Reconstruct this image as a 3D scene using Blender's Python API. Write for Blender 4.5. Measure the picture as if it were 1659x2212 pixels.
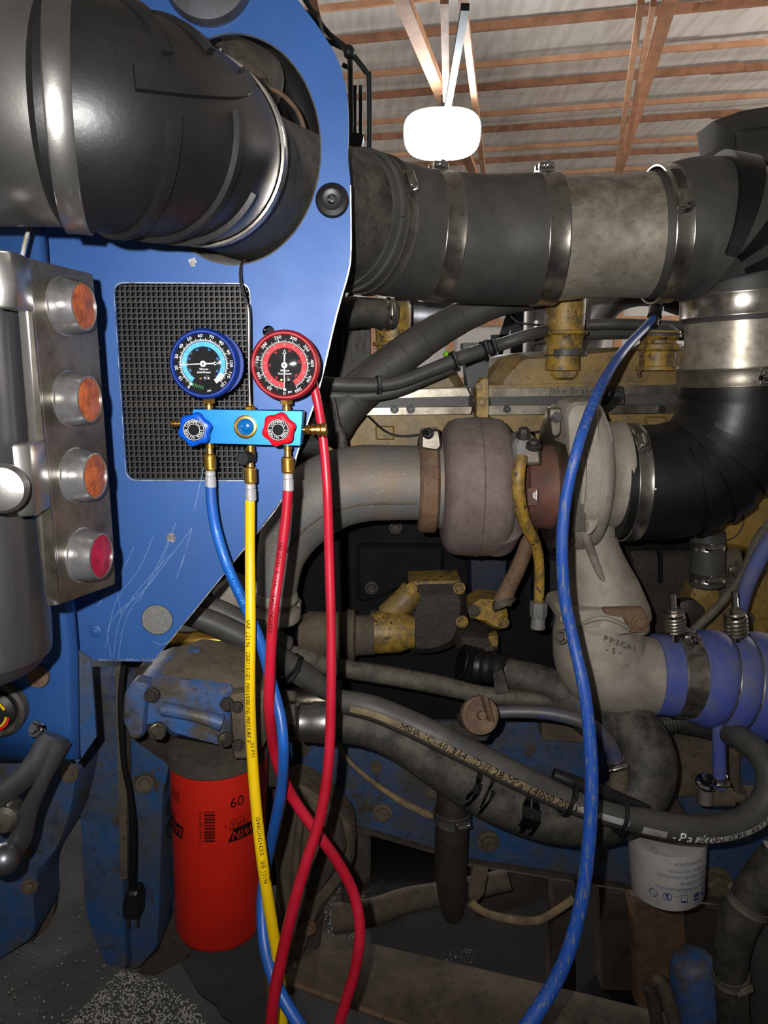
import bpy, math, random
from math import sin, cos, pi, radians, sqrt, atan2
from mathutils import Vector, Matrix
from mathutils.geometry import tessellate_polygon
for _o in list(bpy.data.objects): bpy.data.objects.remove(_o)
random.seed(7)
SC = bpy.context.scene
COL = SC.collection
# ---------------------------------------------------------------- camera, world, lights, exposure
W, H, F = 1659.0, 2212.0, 1600.0
PITCH = radians(11.0)
CAMZ = 1.5
EYE = Vector((0, 0, CAMZ))
cd = bpy.data.cameras.new('camera'); cam = bpy.data.objects.new('camera', cd); COL.objects.link(cam)
cam.location = EYE; cam.rotation_euler = (pi/2 - PITCH, 0, 0)
cd.sensor_fit = 'VERTICAL'; cd.sensor_height = 24.0; cd.lens = 24.0*F/H
cd.clip_start = 0.02; cd.clip_end = 100
SC.camera = cam
wd = bpy.data.worlds.new('world'); SC.world = wd; wd.use_nodes = True
wd.node_tree.nodes['Background'].inputs[0].default_value = (1.0, 0.95, 0.90, 1)
wd.node_tree.nodes['Background'].inputs[1].default_value = 0.12
def lamp(name, kind, loc, energy, color=(1, 1, 1), size=0.1, target=None):
    l = bpy.data.lights.new(name, kind); l.energy = energy; l.color = color
    if kind == 'AREA': l.shape = 'DISK'; l.size = size
    elif kind == 'POINT': l.shadow_soft_size = size
    o = bpy.data.objects.new(name, l); COL.objects.link(o); o.location = loc
    if target is not None: o.rotation_euler = (Vector(target)-Vector(loc)).to_track_quat('-Z', 'Y').to_euler()
    return o
# the phone's flash, a hand's breadth left of the lens
lamp('phone_flash', 'AREA', (-0.045, 0.0, CAMZ+0.035), 9.3, (1.0, 0.98, 0.96), 0.012, (-0.12, 1.0, CAMZ-0.02)).data.spread = radians(130)
# shop lamp in view, shop lamp to the right, then added unseen fill lights
lamp('shop_and_fill_light', 'POINT', (0.80, 8.6, CAMZ+2.6), 130.0, (0.9, 0.97, 1.0), 0.3)
lamp('shop_and_fill_light', 'POINT', (6.4, 7.5, CAMZ+1.5), 560.0, (1.0, 0.93, 0.86), 0.3)
lamp('shop_and_fill_light', 'POINT', (-5.0, 7.0, CAMZ+1.5), 330.0, (1.0, 0.96, 0.92), 0.3)  # unseen fill, added so the undersides of the purlins are lit
lamp('shop_and_fill_light', 'POINT', (-4.5, 14.0, CAMZ+3.0), 260.0, (1.0, 0.98, 0.96), 0.3)  # unseen fill, added to brighten the white back wall
lamp('shop_and_fill_light', 'POINT', (9.5, 13.0, CAMZ+3.0), 260.0, (1.0, 0.98, 0.96), 0.3)  # second added fill for the back wall, out of view to the right
vs = SC.view_settings
vs.view_transform = 'Standard'; vs.look = 'None'; vs.gamma = 1.0; vs.exposure = 0.0
try: vs.use_curve_mapping = False
except Exception: pass
# ---------------------------------------------------------------- picking points in space
CP, SP = cos(PITCH), sin(PITCH)
def ray(px, py):
    u = (px-W/2)/F; v = (H/2-py)/F
    return Vector((u, CP+v*SP, -SP+v*CP))
def Q(px, py, Y):
    r = ray(px, py); return EYE + r*(Y/r.y)
def S(px, py, Y): return Y/ray(px, py).y/F            # metres a pixel covers there
def G(px, py, z=0.0):
    r = ray(px, py); return EYE + r*((z-CAMZ)/r.z)
def RP(px, py, p0, n):
    r = ray(px, py); return EYE + r*((p0-EYE).dot(n)/r.dot(n))
def proj(p):
    d = p-EYE; z = d.y*CP-d.z*SP; v = d.y*SP+d.z*CP
    return W/2+F*d.x/z, H/2-F*v/z
def cr(pts, n=8, closed=False):                       # Catmull-Rom through tuples of any length
    out = []; L = len(pts); m = L if closed else L-1
    for i in range(m):
        g = lambda k: pts[k % L] if closed else pts[max(0, min(L-1, k))]
        a, b, c, d = g(i-1), g(i), g(i+1), g(i+2)
        for j in range(n):
            t = j/n
            out.append(tuple(0.5*((2*q)+(-p+r)*t+(2*p-5*q+4*r-s)*t*t+(-p+3*q-3*r+s)*t**3) for p, q, r, s in zip(a, b, c, d)))
    if not closed: out.append(tuple(pts[-1]))
    return out
def path(pts, n=8):                                   # (px,py,Y,rpx) -> [(Vector, radius m)]
    raw = []
    for (x, y, Y, r) in pts:
        p = Q(x, y, Y); raw.append((p.x, p.y, p.z, r*S(x, y, Y)))
    return [(Vector(q[:3]), max(q[3], 1e-4)) for q in cr(raw, n)]
def resample(P, step):
    out = [P[0]]; acc = 0.0
    for i in range(1, len(P)):
        a, b = P[i-1], P[i]; L = (b[0]-a[0]).length
        if L < 1e-9: continue
        t = step-acc
        while t <= L:
            k = t/L; out.append((a[0].lerp(b[0], k), a[1]+(b[1]-a[1])*k)); t += step
        acc = L-(t-step)
    return out
def near(P, px, py):
    best = min(range(len(P)), key=lambda i: (proj(P[i][0])[0]-px)**2+(proj(P[i][0])[1]-py)**2)
    a = P[max(0, best-1)][0]; b = P[min(len(P)-1, best+1)][0]
    return P[best][0], (b-a).normalized(), P[best][1], best
def frames(pts):
    T = []
    n = len(pts)
    for i in range(n):
        d = pts[min(n-1, i+1)]-pts[max(0, i-1)]
        T.append(d.normalized() if d.length > 1e-9 else (T[-1] if T else Vector((0, 0, 1))))
    up = Vector((0, 0, 1)) if abs(T[0].z) < .9 else Vector((0, -1, 0))
    u = (up-T[0]*up.dot(T[0])).normalized(); out = []
    for t in T:
        u = (u-t*u.dot(t))
        u = u.normalized() if u.length > 1e-6 else t.orthogonal().normalized()
        out.append((t, u, t.cross(u)))
    return out
def perp(t, ang):                                     # direction round an axis: 0 faces the camera, 90 is up
    c = Vector((0, -1, 0)); c = c-t*c.dot(t)
    if c.length < .2: c = Vector((-1, 0, 0)); c = c-t*c.dot(t)
    c.normalize(); s = t.cross(c)
    if s.z < 0 or (abs(s.z) < .05 and s.x > 0): s = -s
    return c*cos(radians(ang))+s*sin(radians(ang))
# ---------------------------------------------------------------- mesh building
class MB:
    def __init__(s): s.v = []; s.f = []
    def add(s, vs, fs):
        b = len(s.v); s.v += [Vector(v) for v in vs]; s.f += [tuple(i+b for i in f) for f in fs]; return s
    def rings(s, rs, cap=True, closed_ring=True, cap0=None, cap1=None):
        b = len(s.v); n = len(rs[0])
        for r in rs: s.v += r
        for i in range(len(rs)-1):
            for j in range(n if closed_ring else n-1):
                k = (j+1) % n
                s.f.append((b+i*n+j, b+i*n+k, b+(i+1)*n+k, b+(i+1)*n+j))
        if (cap if cap0 is None else cap0): s.f.append(tuple(b+j for j in range(n-1, -1, -1)))
        if (cap if cap1 is None else cap1): s.f.append(tuple(b+(len(rs)-1)*n+j for j in range(n)))
        return s
    def tube(s, P, seg=16, cap=True, sq=1.0, k=1.0, off=0.0):
        fr = frames([p for p, r in P]); rs = []
        for (p, r), (t, u, w) in zip(P, fr):
            r = r*k+off
            rs.append([p+u*(r*cos(2*pi*j/seg))+w*(r*sq*sin(2*pi*j/seg)) for j in range(seg)])
        return s.rings(rs, cap)
    def corr(s, P, pitch, amp, seg=20, cap=True, duty=.5):  # corrugated conduit
        R = resample(P, pitch/4); out = []
        for i, (p, r) in enumerate(R): out.append((p, r if i % 4 < 2 else r*(1-amp)))
        return s.tube(out, seg, cap)
    def lathe(s, p0, ax, prof, seg=32, cap=True, ref=None):  # prof [(along, radius)]
        ax = ax.normalized(); u = ax.orthogonal().normalized() if ref is None else (ref-ax*ref.dot(ax)).normalized()
        w = ax.cross(u)
        rs = [[p0+ax*a+(u*cos(2*pi*j/seg)+w*sin(2*pi*j/seg))*max(r, 1e-5) for j in range(seg)] for a, r in prof]
        return s.rings(rs, cap)
    def box(s, c, X, Y, Z, bev=0.0):                  # half-extent vectors
        vs = []
        if bev <= 0:
            for a in (-1, 1):
                for b in (-1, 1):
                    for d in (-1, 1): vs.append(c+X*a+Y*b+Z*d)
            fs = [(0, 1, 3, 2), (4, 6, 7, 5), (0, 4, 5, 1), (2, 3, 7, 6), (0, 2, 6, 4), (1, 5, 7, 3)]
            return s.add(vs, fs)
        lx, ly, lz = X.length, Y.length, Z.length
        b = min(bev, lx*.45, ly*.45, lz*.9)
        def ring(kx, z):
            ax, ay = 1-kx/lx, 1-kx/ly; bx, by = b/lx, b/ly
            pts = [(ax, ay-by), (ax-bx, ay), (-ax+bx, ay), (-ax, ay-by), (-ax, -ay+by), (-ax+bx, -ay), (ax-bx, -ay), (ax, -ay+by)]
            return [c+X*p+Y*q+Z*z for p, q in pts]
        zb = 1-b/lz
        return s.rings([ring(b*.7, -1), ring(0, -zb), ring(0, zb), ring(b*.7, 1)])
    def hexa(s, p0, ax, r, h, dome=True):
        ax = ax.normalized(); u = ax.orthogonal().normalized(); w = ax.cross(u)
        rg = lambda a, rr: [p0+ax*a+(u*cos(pi/3*j)+w*sin(pi/3*j))*rr for j in range(6)]
        return s.rings([rg(0, r), rg(h*.8, r), rg(h, r*.82)])
    def plate(s, pts, th, holes=()):                  # pts 3D outline, th thickness vector (away from the viewer)
        loops = [list(pts)]+[list(h) for h in holes]
        flat = [p for l in loops for p in l]; n = len(flat)
        tris = tessellate_polygon(loops)
        b = len(s.v); s.v += flat+[p+th for p in flat]
        for t in tris:
            s.f.append((b+t[0], b+t[1], b+t[2])); s.f.append((b+n+t[2], b+n+t[1], b+n+t[0]))
        o = 0
        for l in loops:
            m = len(l)
            for i in range(m):
                j = (i+1) % m; s.f.append((b+o+i, b+o+j, b+n+o+j, b+n+o+i))
            o += m
        return s
    def sphere(s, c, r, seg=16, rg=8, sc=(1, 1, 1)):
        rs = []
        for i in range(rg+1):
            th = pi*i/rg; rs.append([c+Vector((sc[0]*max(sin(th), .01)*cos(2*pi*j/seg), sc[1]*max(sin(th), .01)*sin(2*pi*j/seg), sc[2]*cos(th)))*r for j in range(seg)])
        return s.rings(rs)
    def ribbon(s, pts, w, n):                         # flat strip of width w facing n
        fr = frames(pts); a = []
        for i, (p, (t, u, _)) in enumerate(zip(pts, fr)):
            d = t.cross(n).normalized()*w; a.append([p-d, p+d])
        return s.rings(a, cap=False, closed_ring=False)
ORG = {}
def finish(name, mb, mat, parent=None, ang=35, label=None, stuff=False):
    org = ORG.get(parent.name, Vector()) if parent else Vector()
    me = bpy.data.meshes.new(name); me.from_pydata([tuple(v-org) for v in mb.v], [], mb.f); me.validate(); me.update()
    import bmesh
    bm = bmesh.new(); bm.from_mesh(me); bmesh.ops.recalc_face_normals(bm, faces=bm.faces); bm.to_mesh(me); bm.free()
    if ang:
        me.polygons.foreach_set('use_smooth', [True]*len(me.polygons)); me.set_sharp_from_angle(angle=radians(ang))
    me.materials.append(mat)
    o = bpy.data.objects.new(name, me); COL.objects.link(o)
    if parent: o.parent = parent; ORG[o.name] = org
    if label: o['label'] = label
    if stuff: o['kind'] = 'stuff'
    return o
def thing(name, label, cat, loc=None, group=None):
    o = bpy.data.objects.new(name, None); COL.objects.link(o); loc = Vector(loc) if loc is not None else Vector()
    o.location = loc; o.empty_display_size = .03; ORG[o.name] = loc; o['label'] = label; o['category'] = cat
    if group: o['group'] = group
    return o
def solo(name, mb, mat, label, cat, group=None, ang=35, stuff=False):
    o = finish(name, mb, mat, None, ang, label, stuff); o['category'] = cat
    if group: o['group'] = group
    return o
def struct(name, mb, mat, ang=35):
    o = finish(name, mb, mat, None, ang); o['kind'] = 'structure'; return o
_TC = {}
def text2d(s, size=1.0, align='CENTER'):
    key = (s, align)
    if key not in _TC:
        c = bpy.data.curves.new('t', 'FONT'); c.body = s; c.size = 1; c.align_x = align; c.align_y = 'CENTER'; c.resolution_u = 2
        o = bpy.data.objects.new('t', c); COL.objects.link(o); bpy.context.view_layer.update()
        me = bpy.data.meshes.new_from_object(o.evaluated_get(bpy.context.evaluated_depsgraph_get()))
        _TC[key] = ([(v.co.x, v.co.y) for v in me.vertices], [tuple(p.vertices) for p in me.polygons])
        bpy.data.objects.remove(o); bpy.data.curves.remove(c); bpy.data.meshes.remove(me)
    v, f = _TC[key]; return [(x*size, y*size) for x, y in v], f
def text_on(mb, s, size, fn, align='CENTER', sx=1.0):
    v, f = text2d(s, size, align); mb.add([fn(x*sx, y) for x, y in v], f); return mb
# ---------------------------------------------------------------- materials
def rgb(r, g, b):
    c = lambda x: ((x/255+.055)/1.055)**2.4 if x > 10 else x/255/12.92
    return (c(r), c(g), c(b), 1)
def M(name, col, rough=.5, metal=0.0, col2=None, s=30, t=(.42, .62), chip=None, dust=0.0, dustc=(120, 108, 88), bump=(120, .15), stretch=(1, 1, 1), coat=0.0, spec=.5, flake=0.0, blot=0.0):
    m = bpy.data.materials.new(name); m.use_nodes = True; nt = m.node_tree; N = nt.nodes; L = nt.links
    B = N['Principled BSDF']; B.inputs['Metallic'].default_value = metal; B.inputs['Specular IOR Level'].default_value = spec
    if coat: B.inputs['Coat Weight'].default_value = coat; B.inputs['Coat Roughness'].default_value = .15
    tc = N.new('ShaderNodeTexCoord'); mp = N.new('ShaderNodeMapping'); mp.inputs['Scale'].default_value = stretch
    L.new(tc.outputs['Object'], mp.inputs['Vector'])
    def noise(sc, det=5, rg=.6, vec=None):
        n = N.new('ShaderNodeTexNoise'); n.inputs['Scale'].default_value = sc; n.inputs['Detail'].default_value = det; n.inputs['Roughness'].default_value = rg
        L.new((vec or mp.outputs['Vector']), n.inputs['Vector']); return n.outputs['Fac']
    def ramp(src, a, b):
        r = N.new('ShaderNodeMapRange'); r.inputs['From Min'].default_value = a; r.inputs['From Max'].default_value = b; L.new(src, r.inputs['Value']); return r.outputs['Result']
    def mix(fac, c1, c2):
        x = N.new('ShaderNodeMix'); x.data_type = 'RGBA'
        if hasattr(fac, 'is_output') or not isinstance(fac, (int, float)): L.new(fac, x.inputs[0])
        else: x.inputs[0].default_value = fac
        for i, c in ((6, c1), (7, c2)):
            if isinstance(c, tuple): x.inputs[i].default_value = c
            else: L.new(c, x.inputs[i])
        return x.outputs[2]
    c1 = rgb(*col); cur = c1; n1 = noise(s)
    rr = ramp(n1, .3, .75)
    if col2: cur = mix(ramp(n1, *t), c1, rgb(*col2))
    else: cur = mix(rr, tuple(list(min(1, x*.82) for x in c1[:3])+[1]), tuple(list(min(1, x*1.15) for x in c1[:3])+[1]))
    met = None; chipf = None
    if flake:
        fl = noise(2500, 1, .5, tc.outputs['Object']); cur = mix(ramp(fl, .58, .72), cur, tuple(list(min(1, x*(1+flake)+.02*flake) for x in c1[:3])+[1]))
    if chip:
        cc, cs, ct = chip; chipf = ramp(noise(cs, 6, .65), ct, ct+.03); cur = mix(chipf, cur, rgb(*cc))
    if dust:
        g = N.new('ShaderNodeNewGeometry'); sx = N.new('ShaderNodeSeparateXYZ'); L.new(g.outputs['Normal'], sx.inputs[0])
        a = ramp(sx.outputs['Z'], -1.1, .8); nb = ramp(noise(s*2.3, 7, .7), .38, .62) if blot else ramp(noise(s*2.3, 7, .7), .2, .8)
        mu = N.new('ShaderNodeMath'); mu.operation = 'MULTIPLY'; L.new(a, mu.inputs[0]); L.new(nb, mu.inputs[1])
        m2 = N.new('ShaderNodeMath'); m2.operation = 'MULTIPLY'; L.new(mu.outputs[0], m2.inputs[0]); m2.inputs[1].default_value = dust
        cur = mix(m2.outputs[0], cur, rgb(*dustc))
        m3 = N.new('ShaderNodeMath'); m3.operation = 'MULTIPLY'; L.new(ramp(noise(420, 3, .7), .62, .70), m3.inputs[0]); m3.inputs[1].default_value = min(.55, dust)
        cur = mix(m3.outputs[0], cur, rgb(*dustc)); 
    if blot: cur = mix(ramp(noise(s*5, 6, .75), .54, .66), cur, mix(blot, cur, (.006, .005, .004, 1)))
    if isinstance(cur, tuple): B.inputs['Base Color'].default_value = cur
    else: L.new(cur, B.inputs['Base Color'])
    r = N.new('ShaderNodeMapRange'); r.inputs['To Min'].default_value = max(.03, rough*.8); r.inputs['To Max'].default_value = min(1, rough*1.25)
    L.new(noise(s*1.7), r.inputs['Value']); L.new(r.outputs['Result'], B.inputs['Roughness'])
    if chipf is not None and metal > 0:
        r2 = N.new('ShaderNodeMapRange'); r2.inputs['To Min'].default_value = metal; r2.inputs['To Max'].default_value = 0; L.new(chipf, r2.inputs['Value']); L.new(r2.outputs['Result'], B.inputs['Metallic'])
    if bump:
        b = N.new('ShaderNodeBump'); b.inputs['Strength'].default_value = bump[1]; b.inputs['Distance'].default_value = .002
        L.new(noise(bump[0], 4), b.inputs['Height']); L.new(b.outputs['Normal'], B.inputs['Normal'])
    return m
def emis(name, col, st):
    m = bpy.data.materials.new(name); m.use_nodes = True; B = m.node_tree.nodes['Principled BSDF']
    B.inputs['Base Color'].default_value = rgb(*col); B.inputs['Emission Color'].default_value = rgb(*col); B.inputs['Emission Strength'].default_value = st; return m
m_blue = M('blue_metallic_paint', (27, 78, 142), .5, .15, (23, 68, 128), 6, (.35, .7), bump=None, flake=.45, dust=.25, dustc=(90, 95, 105))
m_bluedirt = M('dirty_blue_paint', (22, 66, 112), .6, 0, (58, 56, 50), 9, (.42, .66), chip=((52, 46, 38), 14, .6), dust=.6, dustc=(84, 76, 62), blot=.5)
m_bluehead = M('worn_blue_casting', (38, 84, 140), .5, 0, (60, 56, 48), 16, (.46, .62), dust=.7, dustc=(96, 84, 64), bump=(150, .4), blot=.5)
m_yellow = M('grimy_yellow_engine_paint', (132, 104, 40), .5, 0, (88, 68, 34), 14, (.4, .66), chip=((60, 48, 30), 60, .64), dust=.5, dustc=(125, 110, 80), bump=(90, .3), blot=.6)
m_yelchip = M('chipped_yellow_paint', (150, 116, 34), .5, 0, (92, 74, 36), 40, (.42, .62), chip=((40, 33, 26), 75, .585), dust=.4, bump=(90, .6), blot=.6)
m_yelclean = M('yellow_panel_paint', (140, 110, 40), .5, 0, (104, 82, 36), 8, dust=.2)
m_rub = M('dusty_black_rubber', (46, 46, 45), .48, 0, (56, 55, 52), 12, (.4, .7), dust=.6, spec=.35, dustc=(98, 94, 86), bump=(260, .12))
m_rubc = M('black_rubber', (13, 13, 14), .4, 0, (22, 21, 21), 9, (.45, .75), dust=.10, spec=.35, dustc=(84, 80, 74), bump=(200, .08))
m_rubgrey = M('grey_weathered_rubber', (44, 43, 40), .62, 0, (30, 29, 28), 14, dust=.75, spec=.35, dustc=(94, 88, 76), bump=(220, .25), blot=.35)
m_alu = M('dull_aluminium_tube', (178, 170, 154), .38, .6, (134, 126, 108), 20, (.45, .72), dust=.7, dustc=(105, 97, 82), bump=(80, .05), stretch=(1, 1, 1), blot=.35)
m_alubright = M('brushed_stainless', (168, 166, 162), .3, .95, (110, 106, 100), 8, (.5, .8), bump=(300, .04))
m_steel = M('stainless_band', (178, 172, 162), .24, .95, (120, 112, 98), 40, (.5, .75), bump=None)
m_chrome = M('chrome', (205, 205, 208), .09, 1.0, (150, 148, 146), 30, (.55, .8), bump=None)
m_tank = M('brushed_dull_tank', (116, 118, 124), .4, .85, (90, 88, 88), 5, (.4, .7), stretch=(4, 4, .5), bump=(90, .05))
m_lightbar = M('light_bar_stainless', (128, 122, 110), .36, .85, (82, 76, 66), 16, (.42, .68), bump=(120, .06), blot=.3)
m_brass = M('brass', (200, 158, 78), .26, .95, (150, 112, 50), 60, (.5, .8), bump=None)
m_brassk = M('knurled_brass', (196, 152, 72), .3, .9, (140, 104, 46), 80, (.5, .8), bump=None)
m_cast = M('sandcast_aluminium', (158, 150, 138), .62, .35, (132, 124, 112), 26, (.35, .7), dust=.25, dustc=(150, 140, 122), bump=(420, .5), blot=.12)
m_castiron = M('turbine_cast_iron', (92, 78, 74), .7, .2, (112, 98, 92), 22, (.35, .7), chip=((176, 150, 138), 40, .70), dust=.35, dustc=(130, 118, 108), bump=(300, .5), blot=.3)
m_exh = M('scaled_exhaust_steel', (108, 108, 106), .6, .35, (128, 106, 84), 12, (.45, .75), chip=((150, 152, 152), 260, .63), dust=.4, dustc=(124, 116, 104), bump=(260, .4))
m_rust = M('rusty_brown_steel', (82, 60, 46), .75, .1, (112, 84, 60), 18, (.4, .65), dust=.3, bump=(200, .5), blot=.5)
m_cart = M('rusty_red_housing', (104, 62, 50), .65, .2, (76, 50, 42), 20, dust=.3, bump=(200, .3))
m_grime = M('grimy_dark_casting', (30, 26, 22), .6, 0, (48, 40, 32), 16, (.45, .75), dust=.3, dustc=(80, 68, 50), bump=(120, .6), blot=.5)
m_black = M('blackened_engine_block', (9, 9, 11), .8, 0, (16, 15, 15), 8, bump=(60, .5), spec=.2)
m_navy = M('dark_navy_block', (12, 20, 42), .5, 0, (16, 15, 16), 5, (.4, .6), bump=(60, .3))
m_mud = M('mud_caked_steel', (84, 73, 58), .85, 0, (58, 50, 41), 13, (.38, .64), chip=((50, 52, 55), 18, .64), dust=.5, dustc=(104, 92, 72), bump=(110, .8), blot=.6)
m_mudd = M('dark_mud_caked_steel', (56, 48, 39), .85, 0, (36, 31, 27), 11, (.38, .64), dust=.5, dustc=(82, 72, 57), bump=(110, .8), blot=.6)
m_loom = M('dusty_grey_conduit', (86, 82, 74), .65, 0, (64, 60, 54), 20, dust=.7, dustc=(120, 110, 92), bump=None, blot=.3)
m_plastic = M('black_plastic', (20, 20, 21), .45, 0, bump=None)
m_mesh = M('black_painted_grille', (24, 25, 28), .5, .2, (42, 40, 38), 18, (.45, .72), dust=.4, dustc=(72, 66, 60), bump=None)
m_void = M('dark_radiator_core', (12, 12, 15), .8, 0, bump=(200, .5))
m_red = M('red_rubber_hose', (176, 22, 46), .38, 0, (156, 14, 34), 10, bump=None, chip=((96, 16, 26), 60, .70))
m_yelhose = M('yellow_rubber_hose', (226, 186, 12), .4, 0, (200, 158, 14), 14, (.45, .7), chip=((96, 78, 22), 70, .62), bump=None, stretch=(1, 1, .25))
m_bluhose = M('blue_rubber_hose', (22, 84, 168), .4, 0, (30, 74, 142), 20, bump=None, chip=((24, 50, 104), 70, .68))
m_bluworn = M('worn_blue_hose', (24, 74, 160), .5, 0, (26, 64, 136), 14, (.4, .7), chip=((92, 100, 118), 260, .56), bump=None, stretch=(1, 1, .12))
m_bluclean = M('blue_charge_hose', (18, 66, 142), .36, 0, (14, 52, 118), 14, bump=None)
m_bludark = M('dark_blue_coolant_hose', (38, 50, 84), .45, 0, (54, 54, 58), 20, dust=.4, bump=None)
m_sil = M('dusty_blue_silicone', (52, 68, 150), .65, 0, (84, 90, 124), 14, (.42, .7), dust=.75, spec=.3, dustc=(108, 108, 116), bump=(300, .15))
m_filter = M('orange_red_filter_paint', (180, 28, 12), .45, 0, (160, 22, 10), 4, bump=None)
m_white = M('off_white_filter_paint', (188, 186, 182), .5, 0, (158, 152, 144), 12, (.45, .75), bump=None, dust=.5, dustc=(140, 130, 112), blot=.15)
m_anod = M('anodised_cyan_aluminium', (0, 112, 186), .36, .45, (0, 102, 174), 6, bump=None)
m_kblue = M('blue_knob', (0, 72, 178), .34, 0, bump=None)
m_kred = M('red_knob', (206, 10, 28), .34, 0, bump=None)
m_bootb = M('blue_gauge_boot', (10, 42, 120), .5, 0, bump=None, spec=.3)
m_bootr = M('red_gauge_boot', (140, 18, 26), .5, 0, bump=None, spec=.3)
m_dial = M('black_dial', (10, 10, 12), .6, 0, bump=None, spec=.1)
m_pw = M('white_print', (228, 230, 232), .5, 0, bump=None, spec=.15)
m_pb = M('light_blue_print', (70, 150, 235), .5, 0, bump=None, spec=.15)
m_pr = M('red_print', (225, 40, 48), .5, 0, bump=None, spec=.15)
m_pk = M('black_print', (20, 12, 10), .5, 0, bump=None, spec=.15)
m_pg = M('green_print', (20, 130, 60), .5, 0, bump=None)
m_pgrey = M('light_grey_stripe', (150, 150, 150), .6, 0, (120, 112, 98), 40, bump=None)
m_ptan = M('tan_stripe', (128, 112, 84), .7, 0, (100, 86, 64), 40, bump=None)
m_ink = M('blue_print', (36, 52, 120), .5, 0, bump=None)
m_scr = M('bare_scratch', (126, 152, 190), .5, .3, bump=None)
m_bare = M('bare_metal_edge', (186, 188, 192), .35, .6, (110, 100, 92), 60, bump=None)
m_amber = M('amber_lens', (152, 76, 36), .35, 0, (112, 54, 28), 70, bump=(350, .8), coat=.4)
m_redlens = M('red_lens', (150, 14, 52), .25, 0, (122, 10, 40), 70, bump=(350, .8), coat=.4)
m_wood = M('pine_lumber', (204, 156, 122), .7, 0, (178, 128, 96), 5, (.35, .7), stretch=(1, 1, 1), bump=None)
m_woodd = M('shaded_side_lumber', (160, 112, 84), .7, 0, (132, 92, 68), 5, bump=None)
m_liner = M('white_roof_liner', (226, 222, 216), .38, .1, (204, 198, 190), 2, bump=(2.2, 1.0), stretch=(5, .5, 1))
m_wallw = M('white_wall_panel', (214, 212, 208), .6, 0, bump=None)
m_floor = M('dark_wet_concrete', (38, 37, 35), .7, 0, (22, 22, 22), 4, (.4, .6), spec=.3, chip=((10, 10, 10), 2.2, .56), bump=(40, .4))
m_grit = M('white_absorbent_grit', (168, 166, 160), .8, 0, bump=None)
m_frame = M('dark_green_bar', (32, 40, 40), .5, .2, bump=None)
m_tape = M('tan_strap', (132, 112, 82), .85, 0, (96, 82, 62), 30, bump=(200, .6))
m_oil = M('wet_oil', (8, 8, 8), .1, 0, bump=None, coat=.6)
m_shade = M('painted_floor_shade', (9, 9, 9), .75, 0, (16, 15, 14), 8, bump=(60, .4), spec=.2)  # near-black floor colour that paints the shade under the truck
m_mark = M('cast_mark', (104, 98, 88), .7, .2, bump=None)
m_hood = M('dull_chrome_hood', (150, 150, 152), .26, .8, (110, 108, 104), 30, (.45, .75), bump=None, dust=.2)
m_zinc = M('zinc_ferrule', (186, 186, 188), .34, .45, bump=None)
m_grn = M('green_tape', (130, 200, 40), .5, 0, bump=None)
# ---------------------------------------------------------------- reusable builders
def clamp(P, px, py, wpx, label, ang=90, kind='worm', mat=None, slots=True, extra=0.0, name='hose_clamp'):
    mat = mat or m_steel
    p, t, r, i = near(P, px, py); hw = wpx/2*(p-EYE).length/F; r += extra
    T = thing(name, label, 'clamp', p)
    mb = MB(); lip = .0012
    mb.lathe(p-t*hw, t, [(0, r-.002), (0, r+lip*.6), (hw*.08, r+lip), (hw*.14, r+lip*.6), (hw*1.86, r+lip*.6), (hw*1.92, r+lip), (2*hw, r+lip*.6), (2*hw, r-.002)], 56, cap=False)
    finish('band', mb, mat, T, 50)
    d = perp(t, ang); tg = t.cross(d).normalized()
    if tg.z > 0: tg = -tg
    q = p+d*(r+.004)
    if kind == 'worm':
        h = MB(); h.box(q, tg*.013, t*hw*.8, d*.004, .0015); h.lathe(q+d*.002-tg*.012, tg, [(0, .003), (.001, hw*.55), (.022, hw*.55), (.024, .003)], 16)
        finish('screw_housing', h, m_steel if name == 'hose_clamp' else mat, T, 40)
        s = MB(); s.hexa(q+tg*.013+d*.001, tg, hw*.5, .006); s.lathe(q+tg*.010+d*.001, tg, [(0, hw*.3), (.005, hw*.3)], 12); finish('screw' if name == 'hose_clamp' else 'tie_end', s, m_chrome if name == 'hose_clamp' else mat, T, 30)
        if slots:
            b = MB()
            for k in range(14):
                a = -(.022+k*.0034)/r; dd = (d*cos(a)+tg*sin(a)).normalized(); tt = t.cross(dd)
                b.box(p+dd*(r+lip*.8), tt*.0007, t*hw*.5, dd*.0004)
            finish('band_slots', b, m_grime, T, 0, stuff=True)
    else:
        for sgn in (-1, 1):
            l = MB(); c = q+tg*sgn*.012+d*.003
            l.lathe(c-t*hw*.75, t, [(0, .0045), (hw*.1, .006), (hw*1.4, .006), (hw*1.5, .0045)], 14)
            l.box(c-d*.006, tg*.002, t*hw*.75, d*.006); finish('band_loop', l, mat, T, 40)
        s = MB(); s.lathe(q-tg*.018+d*.003, tg, [(0, .0028), (.05, .0028)], 12); s.hexa(q+tg*.019+d*.003, tg, .0065, .006); s.hexa(q-tg*.024+d*.003, tg, .006, .005)
        finish('bolt', s, m_chrome, T, 30)
    return T
def bolt(px, py, Y, rpx, n, parent=None, mat=None, washer=True, h=None, name='bolt'):
    mat = mat or m_grime; c = Q(px, py, Y); r = rpx*S(px, py, Y); n = Vector(n).normalized(); mb = MB()
    if washer: mb.lathe(c-n*.004, n, [(0, r*1.35), (.006, r*1.35), (.0065, r*1.28)], 20)
    mb.hexa(c, n, r, h or r*.9); return finish(name, mb, mat, parent, 30)
FRONT = Vector((0, -1, 0))
def outl(pts, Y, n=0):
    if n: pts = cr(pts, n, True)
    return [Q(x, y, Y) for x, y in pts]
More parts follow.
